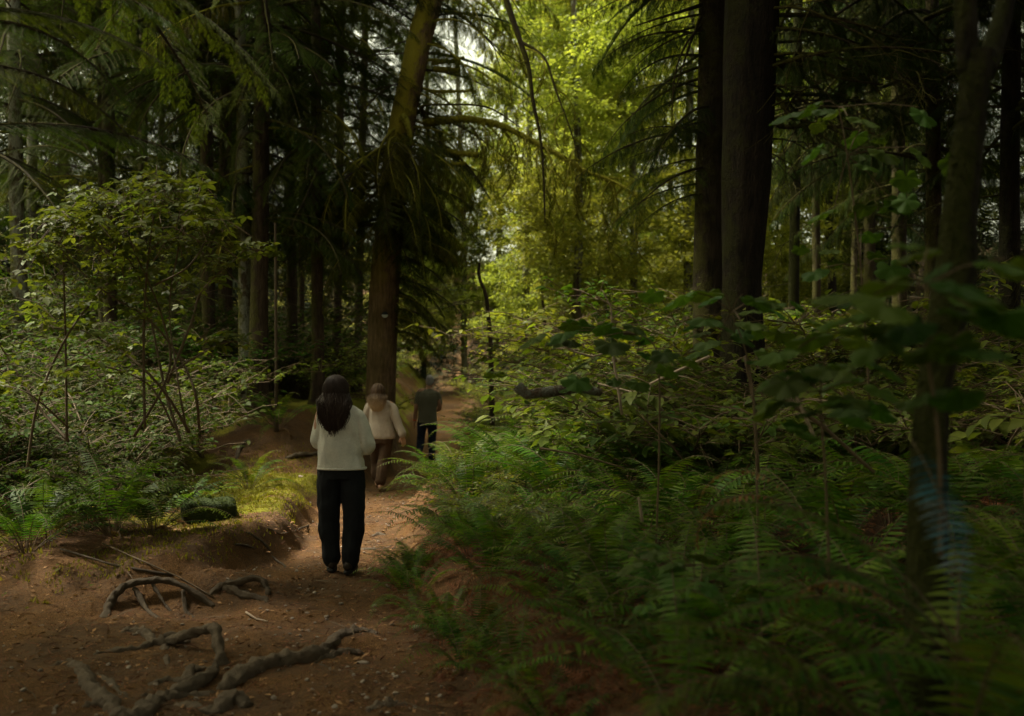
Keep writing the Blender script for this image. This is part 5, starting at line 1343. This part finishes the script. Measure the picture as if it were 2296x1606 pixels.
M['boot'] = plainmat('brown_boot', (0.035, 0.024, 0.016), 0.6, 0.3, 20, 0.3, 80)
M['sole'] = plainmat('dark_sole', (0.02, 0.018, 0.015), 0.8, 0.2)
for s, a, b in (('l', J['anl'], J['tol']), ('r', J['anr'], J['tor'])):
    mb = MB(); shoe(mb, a, b); bt_ = obj('boot', voxel(mb, 'boot', [M['boot']], 0.007, 2), w1)
    mb = MB(); av = Vector(a); bv = Vector(b); d = (bv - av); d.z = 0; d.normalize(); sd = Vector((d.y, -d.x, 0)); h0 = av - d * .05; V = []
    for z in (0.0, 0.028):
        for k in range(16):
            an_ = 2 * PI * k / 16; c_ = math.cos(an_); s_ = math.sin(an_); V.append(tuple(Vector((h0.x, h0.y, z)) + d * (0.095 + 0.135 * c_) + sd * (0.046 * s_ * (1 + .12 * c_))))
    mb.add(V, [tuple(range(16))[::-1], tuple(range(16, 32))] + [(k, (k + 1) % 16, 16 + (k + 1) % 16, 16 + k) for k in range(16)])
    obj('sole', mb.mesh('sole', [M['sole']], False), bt_)
long_hair(w1, J['head'], 0.49, hair_mat('dark_hair', (0.026, 0.013, 0.009), (0.060, 0.030, 0.018), 1.1, 1.6), 3, 820, 0.122, 0.024)

# --- woman in the oatmeal sweater
wx = P(853, 1098, 15.3); wz = hz(wx.x, 15.3)
J = dict(head=(-0.04, 0.02, 1.50), neck=(-0.02, 0, 1.375), pelvis=(0, 0, 0.90), shl=(-.16, 0, 1.32), shr=(.17, 0, 1.31), ell=(-.20, .05, 1.06), elr=(.27, -.02, 1.05),
  wrl=(-.13, .25, .98), wrr=(.335, -.03, .84), hdr=(.25, -.05, -1), pnr=(-.6, 1, 0), hpl=(-.08, 0, .85), hpr=(.08, 0, .85), knl=(-.07, .16, .47), knr=(.05, .0, .48), anl=(-.075, .16, .13), anr=(.01, -.12, .10), tol=(-.09, .31, .04), tor=(.0, .02, .03))
w2 = thing('person', 'woman with brown to blonde hair in an oatmeal sweater and brown trousers', 'person', (wx.x, 15.3, wz + 0.005), 0.0)
obj('body', body_mesh(J, 1.62, skin, 0.92), w2); eyes(w2, J)
M['fleece2'] = fleece('oatmeal_wool', (0.52, 0.44, 0.39))
mb = MB()
rings(mb, [(.03, 0, .79, .20, .13), (.03, 0, .83, .205, .135), (.02, 0, .92, .19, .128), (.0, 0, 1.05, .175, .12), (-.005, 0, 1.2, .172, .115), (-.01, 0, 1.30, .16, .10), (-.02, 0, 1.36, .115, .08), (-.02, 0, 1.41, .07, .065)])
chain(mb, [(-.10, 0, 1.33), (-.175, 0, 1.28), (-.22, .04, 1.10), (-.19, .14, 1.02), (-.14, .22, .98)], [.06, .07, .068, .06, .05])
chain(mb, [(.10, 0, 1.33), (.18, 0, 1.28), (.245, -.02, 1.12), (.295, -.02, .98), (.345, -.03, .87)], [.06, .070, .068, .066, .070])
obj('sweater', voxel(mb, 'sweater', [M['fleece2']], 0.011, 3, wrinkle(0.016, 7, 0.004, 20)), w2)
M['brownp'] = plainmat('brown_cord', (0.085, 0.052, 0.034), 0.85, 0.25, 10, 0.4, 100, spec=0.2)
mb = MB(); rings(mb, [(.01, 0, .72, .175, .12), (.01, 0, .84, .178, .12), (.01, 0, .92, .15, .10)])
chain(mb, [(-.09, 0, .78), (-.085, .10, .58), (-.08, .15, .42), (-.078, .15, .22)], [.10, .096, .09, .086])
chain(mb, [(.095, 0, .78), (.075, 0, .60), (.055, -.01, .44), (.03, -.07, .28), (.015, -.10, .16)], [.102, .098, .094, .09, .086])
obj('trousers', voxel(mb, 'trousers', [M['brownp']], 0.011, 3, wrinkle(0.014, 8, 0.004, 20, (1.6, 1.6, .7))), w2)
M['sandal'] = plainmat('tan_shoe', (0.16, 0.09, 0.05), 0.6, 0.3, 20, 0.3, 80)
for a, b in ((J['anl'], J['tol']), (J['anr'], J['tor'])):
    mb = MB(); a2 = Vector(a); b2 = Vector(b); hl = a2 + (a2 - b2) * 0.25; hl.z = a2.z - 0.07; chain(mb, [hl, a2 + Vector((0, 0, -.055)), a2.lerp(b2, .6) + Vector((0, 0, -.02)), b2 + Vector((0, 0, -.012))], [.030, .036, .036, .028], 10, 3)
    obj('sandal', voxel(mb, 'sandal', [M['sandal']], 0.008, 2), w2)
long_hair(w2, J['head'], 0.42, hair_mat('ombre_hair', (0.07, 0.038, 0.024), (0.62, 0.42, 0.25), 1.28, 1.47), 8, 620, 0.135, 0.014)

# --- man in the green shirt
wx = P(958, 1041, 19.6); wz = hz(wx.x, 19.6)
J = dict(head=(.05, .05, 1.68), neck=(.03, .01, 1.535), pelvis=(0, 0, .98), shl=(-.155, 0, 1.465), shr=(.185, 0, 1.455), ell=(-.215, -.02, 1.16), elr=(.245, .02, 1.17),
  wrl=(-.255, .04, .905), wrr=(.17, .22, 1.10), pnl=(1, .3, 0), hdr=(-.6, 1, .2), hpl=(-.09, 0, .92), hpr=(.09, 0, .92), knl=(-.12, .03, .55), knr=(.08, .10, .50), anl=(-.145, -.16, .25), anr=(.07, .12, .09), tol=(-.15, -.08, .09), tor=(.08, .27, .03))
w3 = thing('person', 'man with short grey hair in an olive T-shirt, farthest walker on the path', 'person', (wx.x, 19.6, wz + 0.005), 0.0)
obj('body', body_mesh(J, 1.8, skin, 1.1), w3); eyes(w3, J)
M['tee'] = plainmat('olive_tee', (0.17, 0.165, 0.12), 0.9, 0.12, 6, 0.3, 150, spec=0.1)
mb = MB()
rings(mb, [(0, 0, .86, .188, .125), (0, 0, .92, .190, .128), (0, 0, 1.08, .180, .122), (.005, 0, 1.25, .198, .125), (.01, 0, 1.38, .210, .125), (.02, 0, 1.455, .185, .105), (.025, 0, 1.505, .115, .08), (.03, 0, 1.535, .068, .066)])
chain(mb, [(-.10, 0, 1.46), (-.155, 0, 1.44), (-.185, -.01, 1.33), (-.20, -.015, 1.25)], [.065, .070, .065, .063])
chain(mb, [(.12, 0, 1.46), (.185, 0, 1.43), (.215, .01, 1.33), (.232, .015, 1.25)], [.065, .070, .065, .063])
obj('t_shirt', voxel(mb, 't_shirt', [M['tee']], 0.011, 3, wrinkle(0.012, 8, 0.003, 20)), w3)
M['navy'] = plainmat('navy_denim', (0.020, 0.028, 0.052), 0.85, 0.3, 10, 0.3, 120, spec=0.2)
mb = MB(); rings(mb, [(0, 0, .80, .178, .118), (0, 0, .90, .182, .12), (0, 0, .98, .165, .11)])
chain(mb, [(-.10, 0, .86), (-.125, .02, .62), (-.13, .0, .50), (-.145, -.12, .32)], [.102, .084, .078, .066])
chain(mb, [(.10, 0, .86), (.09, .09, .62), (.085, .11, .46), (.075, .12, .16)], [.102, .084, .078, .068])
obj('jeans', voxel(mb, 'jeans', [M['navy']], 0.011, 3, wrinkle(0.010, 9, 0.003, 20)), w3)
M['suede'] = plainmat('grey_suede', (0.21, 0.155, 0.115), 0.8, 0.2)
for a, b in ((J['anl'], J['tol']), (J['anr'], J['tor'])):
    mb = MB(); shoe(mb, a, b, .044); obj('shoe', voxel(mb, 'shoe', [M['suede']], 0.008, 2), w3)
mb = MB(); ell(mb, (.05, .035, 1.705), (.083, .098, .105), 18, 12); ell(mb, (.05, -.01, 1.66), (.072, .06, .07), 14, 10)
obj('hair', voxel(mb, 'hair', [plainmat('grey_hair', (0.30, 0.29, 0.30), 0.7, 0.35, 60, 0.5, 250)], 0.009, 2, wrinkle(0.004, 40)), w3)
mb = MB(); mb.tube([(-.251, .033, .93), (-.254, .037, .912)], 0.037, 14); obj('wristband', mb.mesh('wristband', [plainmat('orange_band', (0.75, 0.13, 0.02), 0.6, 0.1)], True), w3)

# ------------------------------------------------------------------ the wood around, and unseen boughs added overhead to shade the near ground
def canopy(name, label, boxes, size, seed):
    r = np.random.default_rng(seed); mb = MB()
    for (x0, x1, y0, y1, z0, z1, n) in boxes:
        T = np.stack([r.uniform(x0, x1, n), r.uniform(y0, y1, n), r.uniform(z0, z1, n)], 1)
        d = r.normal(size=T.shape); d[:, 2] *= 0.35
        R = basis(d, roll=r.normal(size=n) * 0.4) * (size * (0.6 + 0.8 * r.random(n)))[:, None, None]
        mb.bake(SPV[:, :] * [1, 1.8, 1], SPF[::1], R, T)
    o = obj(name, mb.mesh(name, [M['canopy']]), None, kind='stuff'); return tag(o, label, 'woodland')
canopy('unseen_shade_canopy', 'unseen conifer sprays added overhead to shade path and right bank', [  # leaf boxes above the frame, set where they block sun and sky
 (-14, 16, -14, 4.5, 7.5, 10, 9000), (3.2, 9, 1.0, 11.5, 6.4, 8.5, 2300), (9, 20, 3, 16, 7.5, 11, 5000), (-12, 1, 2.0, 5.4, 6.5, 9, 1250), (-9, 0.5, 5.8, 7.6, 7.5, 9, 600), (-14, -7.5, 5.4, 8.0, 7, 9, 1900), (-4, 1.2, 8.8, 13, 8.5, 10.5, 1000)], 0.8, 1)
canopy('far_conifers', 'far dark conifers closing the view behind the trunks', [
 (-48, -8, 38, 52, 0, 26, 30000), (-9, -3.2, 40, 52, 0, 18, 3600), (-40, -5, 30, 36, 0, 7, 7000), (10, 26, 27, 33, 0, 10, 5000), (14, 46, 40, 52, 0, 24, 11000), (-60, 60, 56, 64, 0, 13, 16000), (-40, -9, 33, 38, 0, 6, 6000), (9, 34, 34, 38, 0, 6, 4000), (-4, 12, 50, 54, 1, 7, 3000), (-26, -14, 26, 38, 2, 18, 6000), (16, 26, 26, 40, 2, 18, 5000)], 0.8, 3)
canopy('woodland', 'mass of dark forest closing off the land around', [
 (-24, -18, -14, 30, 0, 16, 7000), (18, 24, -14, 30, 0, 16, 7000), (-24, 24, -16, -11, 0, 14, 7000)], 1.1, 2)

# ------------------------------------------------------------------ each repeat described by the landmark it stands by
bpy.context.view_layer.update()
LAND = [('flat pale rock', 939, 1412), ('boots of the woman in cream', 790, 1290), ('broken log', 1240, 875), ('level thimbleberry leaves', 1310, 740), ('man in the olive shirt', 958, 930),
 ('massive dark trunk', 1680, 560), ('thinner brown trunk', 1595, 400), ('crooked mossy stem', 2130, 700), ('foot of the crooked mossy stem', 2070, 1250), ('painted blue-sheen frond', 2110, 1150), ('withered brown frond', 1700, 1000),
 ('lit low berry plant', 1520, 1260), ('end of the arching mossy limb', 1430, 440), ('white disc', 863, 705), ('straight brown trunk', 712, 700), ('lichen-patched trunk', 545, 500), ('lit berry shrub', 300, 500), ('moss patch', 590, 1080),
 ('mossy stump', 470, 1130), ('far bend of the path', 1030, 880), ('lower edge under the near ferns', 1300, 1560), ('hole at the root end', 840, 1430), ('bent loop root', 480, 1450), ('feet of the oatmeal-clad woman', 850, 1095),
 ('pale slim snag', 617, 600), ('dark edge past the stem', 2260, 900), ('bright leaves past the big pair', 1850, 640), ('stand of ferns at mid bank', 1250, 1120), ('shaded corner', 2200, 1500), ('left photo edge', 20, 800)]
ORD = 'first second third fourth fifth sixth seventh eighth ninth tenth eleventh twelfth thirteenth fourteenth fifteenth'.split()
NOUN = {'sword ferns on the right bank': 'sword fern on the bank', 'near shadowed ferns': 'shadowed sword fern', 'ferns by the far path': 'small far fern', 'ferns in the left undergrowth': 'shade fern',
 'berry bushes before the big trunks': 'leafy berry bush', 'shrubs under the dark conifers': 'low green shrub', 'tall shrubs between the dark trunks': 'tall dim shrub', 'thicket right of the path': 'tangled thicket shrub',
 'tall saplings of the thicket': 'tall leafy sapling', 'bright shrubs beyond the walkers': 'glowing yellow-green shrub', 'bright shrubs behind the big trunks': 'bright small-leaved shrub', 'low saplings on the right bank': 'small leafy sapling',
 'berry bushes at the foot of the wood': 'dim berry bush', 'alders beyond the path': 'leafy alder', 'small stones on the path': 'small pale stone'}
LAND += [('far left treetops', 100, 60), ('gap in the right-hand wood', 1780, 640), ('lit shrub base', 330, 800), ('fern by the brown slope', 560, 900), ('slanting lichened trunk', 70, 650), ('stout dark conifer', 507, 620), ('knotted conifer', 652, 600), ('overhanging boughs', 120, 250), ('brown slope', 640, 950)]
byg = {}
for o in list(COL.objects):
    if o.parent is None and o.get('group') in NOUN: byg.setdefault(o['group'], []).append(o)
for g, L in byg.items():
    fill = {}; cand = []
    for o in L:
        x, y, z = o.location
        if y < 1: continue
        z += 0.0 if 'stone' in g else (6 if 'alder' in g else 0.6)
        u = 1148 + FPX * x / y; v = 860 - FPX * (z - CAM_Z) / y
        if -60 < u < 2356 and -60 < v < 1666:
            for k, (nm, lu, lv) in enumerate(LAND): cand.append((math.hypot(u - lu, v - lv), k, o))
    cand.sort(key=lambda c: c[0]); done = set()
    for d, k, o in cand:
        if o.name in done: continue
        n = fill.get(k, 0)
        if n >= 15: continue
        fill[k] = n + 1; done.add(o.name)
        o['label'] = '%s, %s one out from the %s' % (NOUN[g], ORD[n], LAND[k][0]) if n else '%s right next to the %s' % (NOUN[g], LAND[k][0])
